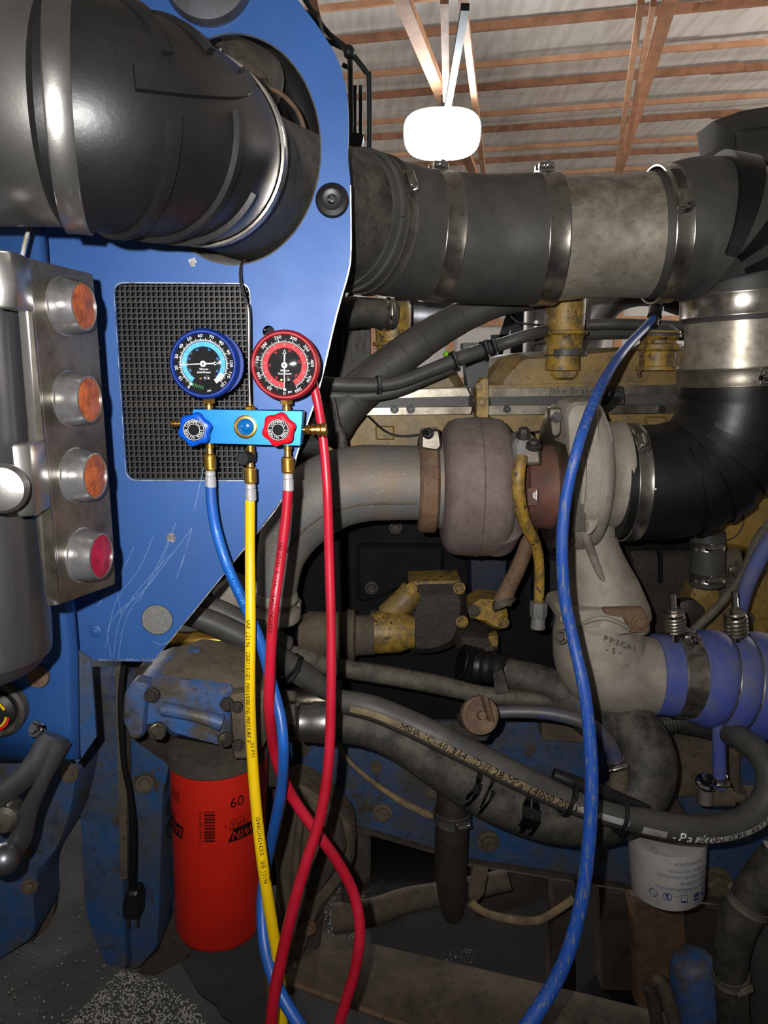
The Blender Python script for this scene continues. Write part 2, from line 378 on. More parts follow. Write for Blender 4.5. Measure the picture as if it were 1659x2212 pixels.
def ell(cx, cy, rx, ry, n=40, a0=0, a1=360): return [(cx+rx*cos(radians(a0+(a1-a0)*i/n)), cy+ry*sin(radians(a0+(a1-a0)*i/n))) for i in range(n)]
def rrect(pts, r, n=5):                                # rounded polygon in pixels
    out = []; L = len(pts)
    for i in range(L):
        p, a, b = Vector(pts[i]), Vector(pts[i-1]), Vector(pts[(i+1) % L])
        u = (a-p).normalized(); w = (b-p).normalized(); rr = min(r, (a-p).length/2.1, (b-p).length/2.1)
        for k in range(n+1):
            t = k/n; q = (p+u*rr)*(1-t)**2+p*2*t*(1-t)+(p+w*rr)*t*t; out.append((q.x, q.y))
    return out
def slab(pts, Y, depth, r=0, rn=4, bev=0.0, name='body', mat=None, parent=None, holes=(), ang=40):
    if r: pts = rrect(pts, r, rn)
    mb = MB()
    if bev > 0 and not holes:
        a = outl(pts, Y+bev); c = sum(a, Vector())/len(a); f = [Q(*proj(p), Y) for p in a]
        f = [c+(p-c)*max(.05, 1-bev/max((p-c).length, bev*1.2)) for p in a]; f = [Vector((p.x, Y, p.z)) for p in f]
        n = len(a); b = len(mb.v); mb.v += f
        for t in tessellate_polygon([f]): mb.f.append((t[0], t[1], t[2]))
        mb.v += a; bb = [p+Vector((0, depth-bev, 0)) for p in a]; mb.v += bb
        for i in range(n):
            j = (i+1) % n; mb.f += [(i, j, n+j, n+i), (n+i, n+j, 2*n+j, 2*n+i)]
        for t in tessellate_polygon([bb]): mb.f.append((2*n+t[2], 2*n+t[1], 2*n+t[0]))
    else: mb.plate(outl(pts, Y), Vector((0, depth, 0)), [outl(h, Y) for h in holes])
    return finish(name, mb, mat, parent, ang)
def beam(a, b, w, h, name, mat, parent=None, roll=None):
    t = (b-a).normalized(); up = Vector((0, 0, 1)) if abs(t.z) < .9 else Vector((0, 1, 0)); s = t.cross(up).normalized(); u = s.cross(t)
    mb = MB(); mb.box((a+b)/2, t*((b-a).length/2), s*(w/2), u*(h/2)); return finish(name, mb, mat, parent, 0)
# ---------------------------------------------------------------- the workshop
fl = MB(); fl.add([Vector((-9, -3, 0)), Vector((12, -3, 0)), Vector((12, 19, 0)), Vector((-9, 19, 0))], [(0, 1, 2, 3)]); struct('floor', fl, m_floor)
AR = radians(12.3); bx = Vector((cos(AR), -sin(AR), 0)); by = Vector((sin(AR), cos(AR), 0)); O = Vector((0, 0, 0))
def RB(x, y, z): return bx*x+by*y+Vector((0, 0, z))
ZR = CAMZ+3.95
ce = MB()
nx, ny = 46, 30
g = [[RB(-9+22*i/nx, -4+24*j/ny, ZR+.14+.012*sin(i*7.3+j*1.7)+.03*sin(pi*((j*24/ny) % .98)/.98)) for i in range(nx+1)] for j in range(ny+1)]
ce.rings(g, cap=False, closed_ring=False); ceiling = struct('ceiling', ce, m_liner, 60)
y = 2.0; k = 0
random.seed(3)
while y < 18.6:
    lo = (k % 2 == 0); z = ZR+(.0 if not lo else .06); off = random.uniform(-1.2, 1.2)
    for (a, b_, dy) in ((-9, 1.9+off, 0), (1.5+off, 13, .045)):
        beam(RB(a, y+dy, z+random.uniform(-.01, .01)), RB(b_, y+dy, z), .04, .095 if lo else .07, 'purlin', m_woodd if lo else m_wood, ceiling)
    y += .98; k += 1
def dirline(px, py, px2, py2, h, w, d, mat, name='truss_chord'):
    a, b_ = G(px, py, CAMZ+h), G(px2, py2, CAMZ+h); beam(a, b_, w, d, name, mat, ceiling)
dirline(846, -60, 1042, 420, 3.1, .13, .09, m_wood); dirline(1466, -60, 1322, 420, 3.2, .12, .09, m_wood)
beam(Q(995, -40, 6.8), Q(1050, 420, 13.5), .07, .09, 'truss_web', m_wood, ceiling)
beam(Q(1385, 0, 7.3), Q(1328, 400, 12.6), .06, .09, 'truss_web', m_wood, ceiling)
beam(Q(1412, 5, 7.2), Q(1352, 330, 11.5), .05, .07, 'truss_web', m_wood, ceiling)
beam(Q(960, 0, 6.8), Q(964, 215, 9), .07, .06, 'truss_web', m_wood, ceiling)
beam(Q(1005, 15, 6.9), Q(964, 250, 9), .07, .06, 'truss_web', m_frame, ceiling)
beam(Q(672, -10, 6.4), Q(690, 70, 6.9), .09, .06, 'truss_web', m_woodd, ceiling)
bw = MB(); yb = 18.0
bw.box(RB(2, yb, ZR/2), bx*11, by*.05, Vector((0, 0, ZR/2+.1))); wall_b = struct('wall_back', bw, m_wallw, 0)
for x in [-8+1.9*i for i in range(11)]: beam(RB(x, yb-.1, 0), RB(x, yb-.1, ZR), .16, .1, 'stud', m_wood, wall_b)
for z in (1.2, 2.55, 4.0): beam(RB(-9, yb-.12, z), RB(13, yb-.12, z), .05, .17, 'girt', m_wood, wall_b)
wr = MB(); wr.box(RB(12.6, 8, ZR/2), bx*.05, by*11, Vector((0, 0, ZR/2+.1))); struct('wall_right', wr, m_wallw, 0)
wl = MB(); wl.box(RB(-8.8, 8, ZR/2), bx*.05, by*11, Vector((0, 0, ZR/2+.1))); struct('wall_left', wl, m_wallw, 0)
# lamp
L0 = Q(955, 290, 9.2)
T = thing('high_bay_lamp', 'glaring white high bay lamp hanging below the wooden ceiling trusses', 'lamp', L0)
dl = (EYE-L0).normalized(); nl = (dl*.8+Vector((0, 0, -.6))).normalized(); xl = Vector((0, 0, 1)).cross(nl).normalized(); zl = nl.cross(xl)

m = MB(); n_ = 40; rs = []
for al, k_ in ((-.10, .3), (-.09, .7), (-.02, .98), (0, 1.0)): rs.append([L0+nl*al+xl*(.45*k_*abs(cos(2*pi*j/n_))**.7*(1 if cos(2*pi*j/n_) > 0 else -1))+zl*(.32*k_*abs(sin(2*pi*j/n_))**.7*(1 if sin(2*pi*j/n_) > 0 else -1)) for j in range(n_)])
m.rings(rs); finish('lamp_body', m, m_alubright, T)
m = MB(); rs = []
for al, k_ in ((.0, .97), (.03, .96), (.06, .85), (.075, .5), (.08, .05)): rs.append([L0+nl*al+xl*(.45*k_*abs(cos(2*pi*j/n_))**.7*(1 if cos(2*pi*j/n_) > 0 else -1))+zl*(.32*k_*abs(sin(2*pi*j/n_))**.7*(1 if sin(2*pi*j/n_) > 0 else -1)) for j in range(n_)])
m.rings(rs); finish('led_panel', m, emis('lamp_glow', (235, 248, 255), 30), T)
beam(L0+Vector((0, 0, .28)), Vector((L0.x, L0.y, ZR)), .03, .03, 'hanger_rod', m_frame, T)
# grit on the floor
def floor_shade(pts, lbl):  # flat black patch laid on the floor as the shade under the truck
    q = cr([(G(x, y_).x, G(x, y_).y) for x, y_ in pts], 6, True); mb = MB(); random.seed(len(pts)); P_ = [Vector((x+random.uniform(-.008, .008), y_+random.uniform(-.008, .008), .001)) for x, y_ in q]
    mb.plate([p+Vector((0, 0, .001)) for p in P_], Vector((0, 0, -.0015))); return solo('shade_patch', mb, m_shade, lbl, 'floor_shade', ang=0)
floor_shade([(800, 1810), (1300, 1800), (1900, 1830), (2000, 2100), (1900, 2500), (1200, 2450), (1000, 2300), (820, 2120), (800, 1950)], 'wide black patch of painted shade on the floor under the chassis rail')
floor_shade([(380, 2010), (560, 1990), (640, 2090), (600, 2260), (480, 2190), (400, 2090)], 'smaller black patch of painted shade on the floor below the orange-red filter')
def inpoly(x, y, P):
    c = False
    for i in range(len(P)):
        a, b_ = P[i], P[i-1]
        if (a[1] > y) != (b_[1] > y) and x < (b_[0]-a[0])*(y-a[1])/(b_[1]-a[1])+a[0]: c = not c
    return c
random.seed(11); gm = MB()
for poly, n in ((((215, 2140), (260, 2095), (330, 2110), (420, 2170), (460, 2230), (200, 2240), (120, 2240)), 2600), (((690, 1920), (760, 1880), (830, 1905), (800, 1960), (770, 2030), (700, 2030)), 1100),
                (((940, 2090), (990, 2040), (1030, 2050), (1010, 2110), (960, 2120)), 260), (((0, 1900), (420, 2040), (300, 2230), (0, 2230)), 260)):
    xs = [p[0] for p in poly]; ys = [p[1] for p in poly]; c = 0
    while c < n:
        x, y_ = random.uniform(min(xs), max(xs)), random.uniform(min(ys), max(ys))
        if not inpoly(x, y_, poly): continue
        c += 1
        if random.random() > .35+.65*abs(sin(x*.05)*cos(y_*.07)): continue
        p = G(x, y_); r = random.uniform(.0012, .0042); a = random.uniform(0, 6)
        gm.add([p+Vector((cos(a)*r, sin(a)*r, 0)), p+Vector((cos(a+2)*r, sin(a+2)*r, 0)), p+Vector((cos(a+4)*r, sin(a+4)*r, 0)), p+Vector((0, 0, r*1.1))], [(0, 1, 3), (1, 2, 3), (2, 0, 3)])
solo('absorbent_grit', gm, m_grit, 'white absorbent granules scattered over the dark floor under the machine', 'grit', ang=0, stuff=True)
# ---------------------------------------------------------------- blue side panel
YP = 0.95
outer = [(150, -60), (600, -60)]+[(p[0], p[1]) for p in cr([(600, -60), (640, -5), (690, 62), (728, 125), (747, 190), (753, 260), (752, 340), (757, 400), (758, 540)], 5)][1:]+[(752, 590), (738, 640), (722, 700), (690, 835), (660, 925), (640, 985), (612, 1075), (520, 1195), (330, 1430), (205, 1427), (168, 1404), (90, 1404), (90, 700), (88, 480), (110, 300)]
ring = ell(505, 322, 188, 250, 56)
grh = rrect([(246, 612), (538, 614), (552, 1037), (274, 1036)], 24, 6)
small = ell(580, 716, 13, 13, 16)
T = thing('side_panel', 'blue metallic steel side panel with large round opening and square mesh grille', 'panel', Q(500, 1427, YP))
mb = MB(); mb.plate(outl(outer, YP), Vector((0, .005, 0)), [outl(ring, YP), outl(grh, YP), outl(small, YP)])
panel = finish('panel_sheet', mb, m_blue, T, 40)
def rim(pts, w, closed=False):
    P = [Q(x, y, YP-.0008) for x, y in pts]; mb = MB(); m2 = MB()
    return P
ed = MB()
E = [(757, 400), (758, 540), (752, 590), (738, 640), (722, 700), (690, 835), (660, 925), (640, 985), (612, 1075), (520, 1195), (330, 1430)]
PE = [Q(x, y, YP) for x, y in cr(E, 4)]
ed.rings([[p+Vector((-.0007, -.0006, 0)), p+Vector((.0009, -.0006, 0)), p+Vector((.0012, .005, 0))] for p in PE], cap=False, closed_ring=False)
finish('bare_edge', ed, m_bare, T, 0, label='bare metal cut edge with chipped paint')
ed = MB(); PR = [Q(x, y, YP-.0004) for x, y in ell(505, 322, 189.5, 251.5, 72)]; C0 = Q(505, 322, YP-.0004)
ed.rings([[C0+(p-C0)*.985, p] for p in PR+[PR[0]]], cap=False, closed_ring=False); finish('opening_edge', ed, m_rubgrey, T, 0)
ed = MB(); gp = [Q(x, y, YP-.0005) for x, y in grh]; gc = sum(gp, Vector())/len(gp)
ed.rings([[gc+(p-gc)*1.002, gc+(p-gc)*1.012] for p in gp+[gp[0]]], cap=False, closed_ring=False); finish('grille_edge', ed, m_bare, T, 0)
# mesh screen behind the opening
ms = MB(); YG = YP+.012
x0, x1 = 236, 566
for i in range(29):
    t = i/28; a = Q(x0+(552-236)*t, 604, YG); b_ = Q(x0+26+(572-262)*t, 1048, YG); d = (b_-a)
    ms.box((a+b_)/2, d/2, Vector((.0009, 0, 0)), Vector((0, .0016, 0)))
for j in range(38):
    yy = 606+(1045-606)*j/37; a = Q(232, yy, YG+.0008); b_ = Q(575, yy, YG+.0008); ms.box((a+b_)/2, (b_-a)/2, Vector((0, 0, .0009)), Vector((0, .0016, 0)))
finish('mesh_screen', ms, m_mesh, T, 0, stuff=True)
core = thing('radiator_core', 'dark radiator core behind the square mesh grille', 'radiator', Q(400, 1060, YP+.06))
slab([(225, 590), (590, 590), (590, 1070), (225, 1070)], YP+.045, .04, name='core_block', mat=m_void, parent=core)
for i in range(12):
    a = Q(236, 615+i*37, YP+.042); b_ = Q(570, 615+i*37, YP+.042); mbx = MB(); mbx.box((a+b_)/2, (b_-a)/2, Vector((0, .002, 0)), Vector((0, 0, .002))); finish('cooling_tube', mbx, m_mudd, core, 0)
sc = MB(); random.seed(5)
for (pts) in ([(245, 1420), (262, 1330), (320, 1250), (372, 1195)], [(255, 1425), (275, 1330), (340, 1240), (415, 1140)], [(228, 1400), (250, 1300), (300, 1230), (330, 1160)], [(240, 1420), (236, 1350), (290, 1290)],
              [(265, 1320), (330, 1250), (360, 1185), (372, 1150)], [(300, 1300), (345, 1210), (380, 1130)], [(415, 1140), (398, 1200), (380, 1250)], [(414, 1142), (401, 1190), (392, 1225)],
              [(210, 1310), (260, 1240), (290, 1180)], [(235, 1180), (250, 1260), (262, 1330)], [(420, 1100), (440, 1010)], [(330, 1385), (350, 1392), (372, 1380)]):
    P = [Q(x, y, YP-.0004) for x, y in cr(pts, 6)]; sc.ribbon(P, .00022, FRONT)
finish('scratches', sc, m_scr, T, 0, stuff=True)
ch = MB()
for c_, rx, ry, seed in (((370, 1161), 13, 12, 1), ((416, 566), 9, 12, 2), ((216, 752), 3, 3, 3), ((228, 832), 3, 3, 4)):
    random.seed(seed); pts = [Q(c_[0]+rx*random.uniform(.6, 1.1)*cos(a*pi/7), c_[1]+ry*random.uniform(.6, 1.1)*sin(a*pi/7), YP-.0005) for a in range(14)]; ch.plate(pts, Vector((0, .0004, 0)))
random.seed(9)
for i in range(26):
    x = 212+i*5; h = random.uniform(2, 8); ch.plate([Q(x, 1427, YP-.0005), Q(x+4, 1427, YP-.0005), Q(x+3, 1427-h, YP-.0005)], Vector((0, .0004, 0)))
finish('paint_chips', ch, m_bare, T, 0, stuff=True)
# round recesses and plugs
c = Q(340, 1338, YP); r = 33*S(340, 1338, YP); mb = MB(); mb.lathe(c+FRONT*.001, -FRONT, [(-.0008, r*1.03), (-.0008, r), (.0006, r*.97), (.0006, .001)], 36); finish('round_plug', mb, m_exh, T)
c = Q(207, 1363, YP); r = 15*S(207, 1363, YP); mb = MB(); mb.lathe(c+FRONT*.003, -FRONT, [(-.001, .0), (-.001, r*.5), (0, r*.55), (.001, r*.9), (.003, r)], 24); mb.hexa(c+FRONT*.003, FRONT, r*.45, .002); finish('rivet', mb, m_blue, T)
B0 = Q(718, 434, YP); r = 36*S(718, 434, YP)
T = thing('rubber_bumper', 'round black rubber bumper with a cross-head screw on the blue panel', 'bumper', B0)
mb = MB(); mb.lathe(B0, FRONT, [(0, r), (.004, r), (.007, r*.9), (.009, r*.62), (.008, r*.5), (.008, .0001)], 40); finish('bumper_pad', mb, m_rubc, T)
mb = MB(); mb.lathe(B0+FRONT*.008, FRONT, [(0, r*.3), (.002, r*.3), (.0032, r*.2), (.0034, .0001)], 24); s_ = finish('screw', mb, m_chrome, T)
mb = MB(); mb.box(B0+FRONT*.0115, Vector((r*.16, 0, r*.03)), Vector((-r*.03, 0, r*.16))*.22, FRONT*.0003); mb.box(B0+FRONT*.0115, Vector((-r*.03, 0, r*.16)), Vector((r*.16, 0, r*.03))*.22, FRONT*.0003); finish('cross_slot', mb, m_plastic, T, 0)
mb = MB(); c = Q(448, -52, YP-.004); r = 98*S(448, 0, YP); mb.lathe(c, FRONT, [(-.004, r), (.004, r), (.01, r*.93), (.012, r*.6), (.012, .001)], 48)
solo('round_cover', mb, m_tank, 'dusty grey round metal cover cut off by the top edge above the opening', 'cover')
# ---------------------------------------------------------------- lower left blue bracket
T = thing('lower_bracket', 'blue folded steel bracket below the light bar with a round gauge at its left', 'bracket', Q(100, 1640, .9))
mb = MB(); fold = [(-60, 0), (100, 0), (128, -.004), (150, -.004), (166, .006), (172, .016)]
ys = [(-60, 452), (20, 700), (40, 1300), (60, 1640)]
rs = []
for (yy, sh, yb_) in ((440, -75, 0), (900, -45, 0), (1300, -10, 0), (1420, 0, 0), (1560, 2, 0), (1640, 4, 0)):
    rs.append([Q(fx+sh, yy, .90+dy) for fx, dy in fold])
mb.rings(rs, cap=False, closed_ring=False); n0 = len(mb.v); finish('bracket_sheet', mb, m_blue, T, 60).modifiers.new('s', 'SOLIDIFY').thickness = .004
mb = MB(); mb.plate([Q(163, 1402, .912), Q(196, 1425, .925), Q(208, 1592, .925), Q(166, 1652, .912), Q(158, 1630, .908)], Vector((0, .004, 0))); finish('side_flange', mb, m_bluedirt, T)
bolt(82, 1463, .888, 17, FRONT, T, m_rust, h=.004)
c = Q(-6, 1532, .89); r = 62*S(0, 1532, .89)
D = thing('round_badge', 'round dial with yellow and red stripes in a grey ring at the left edge', 'gauge', c)
mb = MB(); mb.lathe(c+FRONT*-.008, FRONT, [(0, r), (.012, r), (.016, r*.9), (.012, r*.8), (.010, r*.7)], 48, cap=False); finish('ring', mb, m_rubgrey, D)
mb = MB(); mb.lathe(c, FRONT, [(0, r*.75), (.008, r*.72), (.014, r*.55), (.015, .001)], 40); finish('face', mb, m_plastic, D)
for k, mt in enumerate((m_yelhose, m_amber, m_kred)):
    mb = MB(); a0 = -.95-k*.0; rr0 = r*(.50+.055*k); P = [c+FRONT*.0156+Vector((cos(a)*rr0, 0, sin(a)*rr0)) for a in [-1.25+i*.09 for i in range(13)]]; mb.ribbon(P, r*.027, FRONT); finish('stripe', mb, mt, D, 0)
mb = MB(); P = [c+FRONT*.0156+Vector((cos(a)*r*.50, 0, sin(a)*r*.50)) for a in [.35+i*.09 for i in range(9)]]; mb.ribbon(P, r*.05, FRONT); finish('stripe', mb, m_yelhose, D, 0)
# cast alloy arm
T = thing('cast_arm', 'grey cast alloy forked arm bolted under the blue bracket', 'arm', Q(60, 1850, .86))
mb = MB(); mb.tube(path([(118, 1588, .87, 34), (85, 1640, .86, 28), (40, 1690, .85, 26), (-30, 1740, .84, 26)], 6), 14, sq=.5); finish('arm_casting', mb, m_tank, T)
mb = MB(); mb.tube(path([(130, 1600, .87, 26), (95, 1680, .86, 16), (62, 1750, .86, 19), (42, 1815, .86, 24), (10, 1850, .86, 30)], 6), 14, sq=.6); finish('arm_rib', mb, m_tank, T)
bolt(78, 1575, .86, 13, (-.3, -.8, .5), T, m_chrome); 
mb = MB(); c = Q(12, 1762, .85); mb.lathe(c, Vector((.2, -1, .1)), [(-.02, .017), (.012, .017), (.017, .012), (.018, .001)], 24); finish('pivot_pin', mb, m_lightbar, T)
mb = MB(); c = Q(8, 1856, .84); mb.sphere(c, .020, 20, 12); finish('ball_end', mb, m_tank, T)
# grimy casting behind
T = thing('axle_casting', 'mud-caked blue steering casting at the lower left with a disc behind it', 'casting', Q(60, 2040, 1.15))
slab([(-60, 1600), (175, 1640), (172, 1700), (150, 1790), (118, 1850), (84, 1900), (78, 1950), (84, 2000), (70, 2030), (-60, 2110)], 1.10, .10, 30, bev=.012, name='casting_body', mat=m_bluedirt, parent=T)
mb = MB(); mb.lathe(Q(20, 1930, 1.22), FRONT, [(0, 108*S(20, 1930, 1.2)), (.02, 110*S(20, 1930, 1.2)), (.03, 90*S(20, 1930, 1.2)), (.03, .001)], 48); finish('disc', mb, m_mud, T)
for x, y_, r in ((55, 1838, 12), (64, 1915, 13), (150, 1672, 14)): bolt(x, y_, 1.098, r, FRONT, T, m_mud)
mb = MB(); mb.tube(path([(20, 2040, 1.12, 5), (50, 2033, 1.12, 5), (70, 2032, 1.12, 4), (72, 2015, 1.12, 4)], 5), 10); finish('grease_nipple', mb, m_rubgrey, T)
# ---------------------------------------------------------------- silver tank and light bar
def axisline(x0, y0, x1, y1, Y0, Y1, r0, r1, n=8): return path([(x0, y0, Y0, r0), ((x0+x1)/2, (y0+y1)/2, (Y0+Y1)/2, (r0+r1)/2), (x1, y1, Y1, r1)], n)
T = thing('canister', 'tall brushed silver canister standing at the left edge', 'canister', Q(-60, 1450, .70))
P = path([(-112, 540, .70, 148), (-95, 800, .70, 148), (-62, 1340, .70, 158), (-58, 1410, .70, 150), (-56, 1450, .70, 110), (-55, 1462, .70, 40)], 5)
mb = MB(); mb.tube(P, 56); finish('canister_body', mb, m_tank, T)
for (y0, y1, xr) in ((552, 668, 46), (955, 1108, 84)):
    mb = MB(); a, b_ = P[0][0], P[11][0]; ym = (y0+y1)/2; q, t, r, _ = near(P, -95+(ym-600)*.04, ym); hw = (y1-y0)/2*S(0, ym, .7)*.86
    mb.lathe(q-t*hw, t, [(0, r), (0, r+.002), (hw*2, r+.002), (hw*2, r)], 56, cap=False); finish('strap', mb, m_tank, T)
    mb = MB(); c = Q(xr-16, ym, .655); hh = (y1-y0)/2*S(0, ym, .655); mb.box(c, Vector((.0065, .004, 0)), Vector((-.002, .02, 0)), Vector((0, 0, hh)), .002); finish('strap_lug', mb, m_alubright, T)
c = Q(2, 1056, .60); mb = MB(); ax = Vector((.25, -1, .0)); mb.lathe(c-ax*.01, ax, [(-.03, .011), (.0, .011), (0, .020), (.008, .021), (.013, .018), (.015, .010), (.015, .0001)], 32); finish('strap_bolt', mb, m_alubright, T)
# stainless light bar, its face turned to the right
FN = Vector((sin(radians(81)), -cos(radians(81)), .0)).normalized()
T = thing('light_bar', 'stainless steel light bar with four bullet lamps beside the silver canister', 'light bar', Q(150, 1300, .76))
p0 = Q(72, 700, .68)
def LB(x, y_): return RP(x, y_, p0, FN)
A = [(62, 558), (200, 592), (205, 640), (247, 1200), (248, 1262), (135, 1303)]
mb = MB(); mb.plate([LB(x, y_) for x, y_ in rrect(A, 6, 3)], -FN*.0025); finish('face_plate', mb, m_lightbar, T)
mb = MB(); top, bot = LB(64, 558), LB(134, 1303); n = 9; rows = []
sd = Vector((-.95, .25, 0)).normalized()
for k in range(n+1):
    a = k/n*radians(90); off = Vector((-.006+.006*cos(a), -.006*sin(a), 0)); rows.append([top+off, bot+off])
off2 = off+Vector((-.006, .0005, 0)); rows.append([top+off2, bot+off2])
mb.rings(rows, cap=False, closed_ring=False); o = finish('folded_edge', mb, m_alubright, T, 60)
mb = MB(); mb.plate([Q(34, 560, .682), Q(58, 559, .676), Q(128, 1302, .676), Q(96, 1286, .682), Q(70, 1050, .684), Q(42, 700, .684)], Vector((0, .003, 0))); finish('front_flange', mb, m_lightbar, T)
for (x, y_, lx, ly, mt, lbl) in ((150, 662, 181, 671, m_amber, 'amber lens'), (163, 862, 193, 859, m_amber, 'amber lens'), (176, 1027, 206, 1027, m_amber, 'amber lens'), (190, 1199, 217, 1195, m_redlens, 'red lens')):
    c = LB(x-14, y_); r = 53*(c-EYE).length/F
    mb = MB(); L_ = .030
    mb.lathe(c, FN, [(0, r*1.06), (.0015, r*1.06), (.002, r), (.007, r*.99), (.013, r*.96), (.018, r*.91), (.022, r*.86), (.0225, r*.80), (.020, r*.79)], 40, cap=False); hd = finish('lamp_hood', mb, m_hood, T)
    mb = MB(); mb.lathe(c+FN*.019, FN, [(0, r*.81), (.002, r*.80), (.0035, r*.5), (.004, .0001)], 32); finish('lens', mb, mt, hd, label=lbl)
w = MB(); w.tube(path([(70, 468, .80, 4.5), (55, 520, .80, 4.5), (46, 565, .80, 4.5), (44, 600, .78, 4.5)], 6), 10); solo('white_wire', w, m_pgrey, 'white cable running down from the intake pipe behind the canister', 'cable')
# ---------------------------------------------------------------- large intake duct, front left
PI_ = path([(-300, 240, .71, 238), (-100, 241, .69, 238), (60, 245, .675, 235), (150, 252, .675, 232), (240, 265, .69, 226), (320, 285, .725, 214), (385, 308, .775, 200), (430, 330, .835, 186)], 10)
def sub(P, xa, xb): return [q for q in P if xa <= proj(q[0])[0] <= xb]
T = thing('intake_pipe', 'wide polished metal intake pipe entering at the upper left', 'pipe', Q(0, 240, .6)); mb = MB(); mb.tube(sub(PI_, -400, 138), 64, k=.975); finish('pipe_tube', mb, m_alubright, T)
T = thing('intake_boot', 'glossy black moulded rubber intake boot with raised ribs', 'boot', Q(300, 290, .73))
PB = sub(PI_, 126, 440)
mb = MB(); PBr = resample(PB, .004); mb.tube(PBr, 72); finish('boot_body', mb, m_rubc, T)
def partring(P, x, yref, a0, a1, w, h, n=30):                       # raised rib following part of a hoop
    p, t, r, i = near(P, x, yref); mb = MB(); rs = []
    for k in range(n+1):
        d = perp(t, a0+(a1-a0)*k/n); rs.append([p+d*(r-.004)-t*w, p+d*(r+h)-t*w*.7, p+d*(r+h)+t*w*.7, p+d*(r-.004)+t*w])
    mb.rings(rs, cap=True); return mb
for (x, yy, a0, a1) in ((252, 268, 18, 125), (252, 268, -10, -130), (322, 286, 25, 125), (324, 286, -8, -130), (380, 306, -60, -130), (380, 306, 60, 130)): finish('rib', partring(PB, x, yy, a0, a1, .006, .005), m_rubc, T)
lg = MB(); rs = []
for q in [k for k in PBr if 215 < proj(k[0])[0] < 470]:
    pass
idx = [i for i, k in enumerate(PBr) if 215 < proj(k[0])[0] < 412]
for i in idx:
    p, r = PBr[i]; t = (PBr[min(i+1, len(PBr)-1)][0]-PBr[i-1][0]).normalized(); row = []
    for a, hh in ((-5, -.002), (-4, .005), (7, .005), (8, -.002)): row.append(p+perp(t, a+3)*(r+hh))
    rs.append(row)
lg.rings(rs); finish('long_rib', lg, m_rubc, T)
clamp(PI_, 157, 252, 42, 'wide shiny steel clamp joining the polished pipe to the black boot', ang=100, kind='tbolt', mat=m_alubright, extra=.002)
clamp(PB, 424, 328, 34, 'thin clamp at the end of the black boot inside the round opening', ang=8, extra=.003, slots=False)
# duct passing through the opening and on to the right
PD = path([(420, 325, .82, 178), (470, 362, .90, 168), (545, 405, 1.0, 156), (640, 440, 1.08, 146), (720, 466, 1.14, 143), (790, 486, 1.19, 138), (860, 500, 1.225, 134), (930, 512, 1.25, 130), (1050, 520, 1.27, 128), (1160, 519, 1.275, 130), (1300, 514, 1.28, 124), (1410, 510, 1.28, 130), (1450, 507, 1.28, 138)], 10)
T = thing('reducer_duct', 'grey dusty tapered duct passing through the round opening', 'duct', Q(640, 440, 1.05)); mb = MB(); mb.tube(sub(PD, 400, 800), 64, k=.985); finish('duct_tube', mb, m_rubgrey, T)
T = thing('rubber_coupler', 'dusty black coupler just right of the blue panel edge', 'hose', Q(830, 495, 1.2)); mb = MB(); mb.tube(sub(PD, 740, 945), 64, k=1.02); finish('coupler_sleeve', mb, m_rub, T)
finish('flange_ring', partring(PD, 760, 478, 0, 359, .005, .006, 60), m_rub, T)
T = thing('rubber_sleeve', 'smooth black rubber sleeve between two shiny bands', 'hose', Q(1050, 520, 1.27)); mb = MB(); mb.tube(sub(PD, 915, 1190), 64, k=1.03); finish('sleeve', mb, m_rub, T)
T = thing('aluminium_pipe', 'short dull aluminium pipe with dark stains in the horizontal duct', 'pipe', Q(1300, 514, 1.28)); mb = MB(); mb.tube(sub(PD, 1150, 1450), 64, k=1.0); finish('pipe_tube', mb, m_alu, T)
clamp(PD, 800, 488, 26, 'dusty worm clamp on the coupler next to the blue panel', ang=30, mat=m_rubgrey, extra=.005)
clamp(PD, 940, 512, 40, 'shiny band with loops on top, left of the smooth black sleeve', ang=92, kind='tbolt', extra=.003)
clamp(PD, 1170, 518, 40, 'shiny band with bolt on top, right of the smooth black sleeve', ang=86, kind='tbolt', extra=.005)
# top right rubber elbow and drop
PE1 = path([(1395, 511, 1.28, 129), (1440, 508, 1.28, 138), (1500, 500, 1.28, 148), (1570, 520, 1.28, 152), (1608, 585, 1.28, 134), (1606, 650, 1.28, 124), (1604, 700, 1.28, 116)], 12)
T = thing('rubber_elbow', 'large dusty black rubber elbow at the upper right turning downward', 'elbow', Q(1560, 560, 1.28)); mb = MB(); mb.tube(PE1, 64, k=1.0); finish('elbow_body', mb, m_rub, T)
def wedge(P, i0, i1, a0, a1, h, n=24):
    rs = []
    pa, pb = P[i0], P[i1]; ta = (P[i0+1][0]-P[i0-1][0]).normalized(); tb = (P[i1+1][0]-P[i1-1][0]).normalized(); rs = []
    for k in range(n+1):
        a = a0+(a1-a0)*k/n; da, db = perp(ta, a), perp(tb, a); rs.append([pa[0]+da*(pa[1]-.004), pa[0]+da*(pa[1]+h), pb[0]+db*(pb[1]+h), pb[0]+db*(pb[1]-.004)])
    return MB().rings(rs)
for (i0, i1) in ((27, 32), (36, 41), (45, 50)): finish('rib', wedge(PE1, i0, i1, -25, 120, .010), m_rubc, T)
mk = MB()
for k, c_ in enumerate('901L468R'):
    x, y_ = 1590+k*11.5, 500-k*9.5; p, t, r, i = near(PE1, 1560, 520); c = Q(x, y_, 1.28-r-.002); text_on(mk, c_, .011, lambda u, v, c=c: c+Vector((u*.8+v*.5, -.001, v*.8-u*.4)))
finish('moulded_number', mk, m_rubgrey, T, 0)
clamp(PE1, 1428, 508, 34, 'clamp with upright worm screw where the aluminium pipe meets the elbow', ang=18, mat=m_steel, extra=.004)
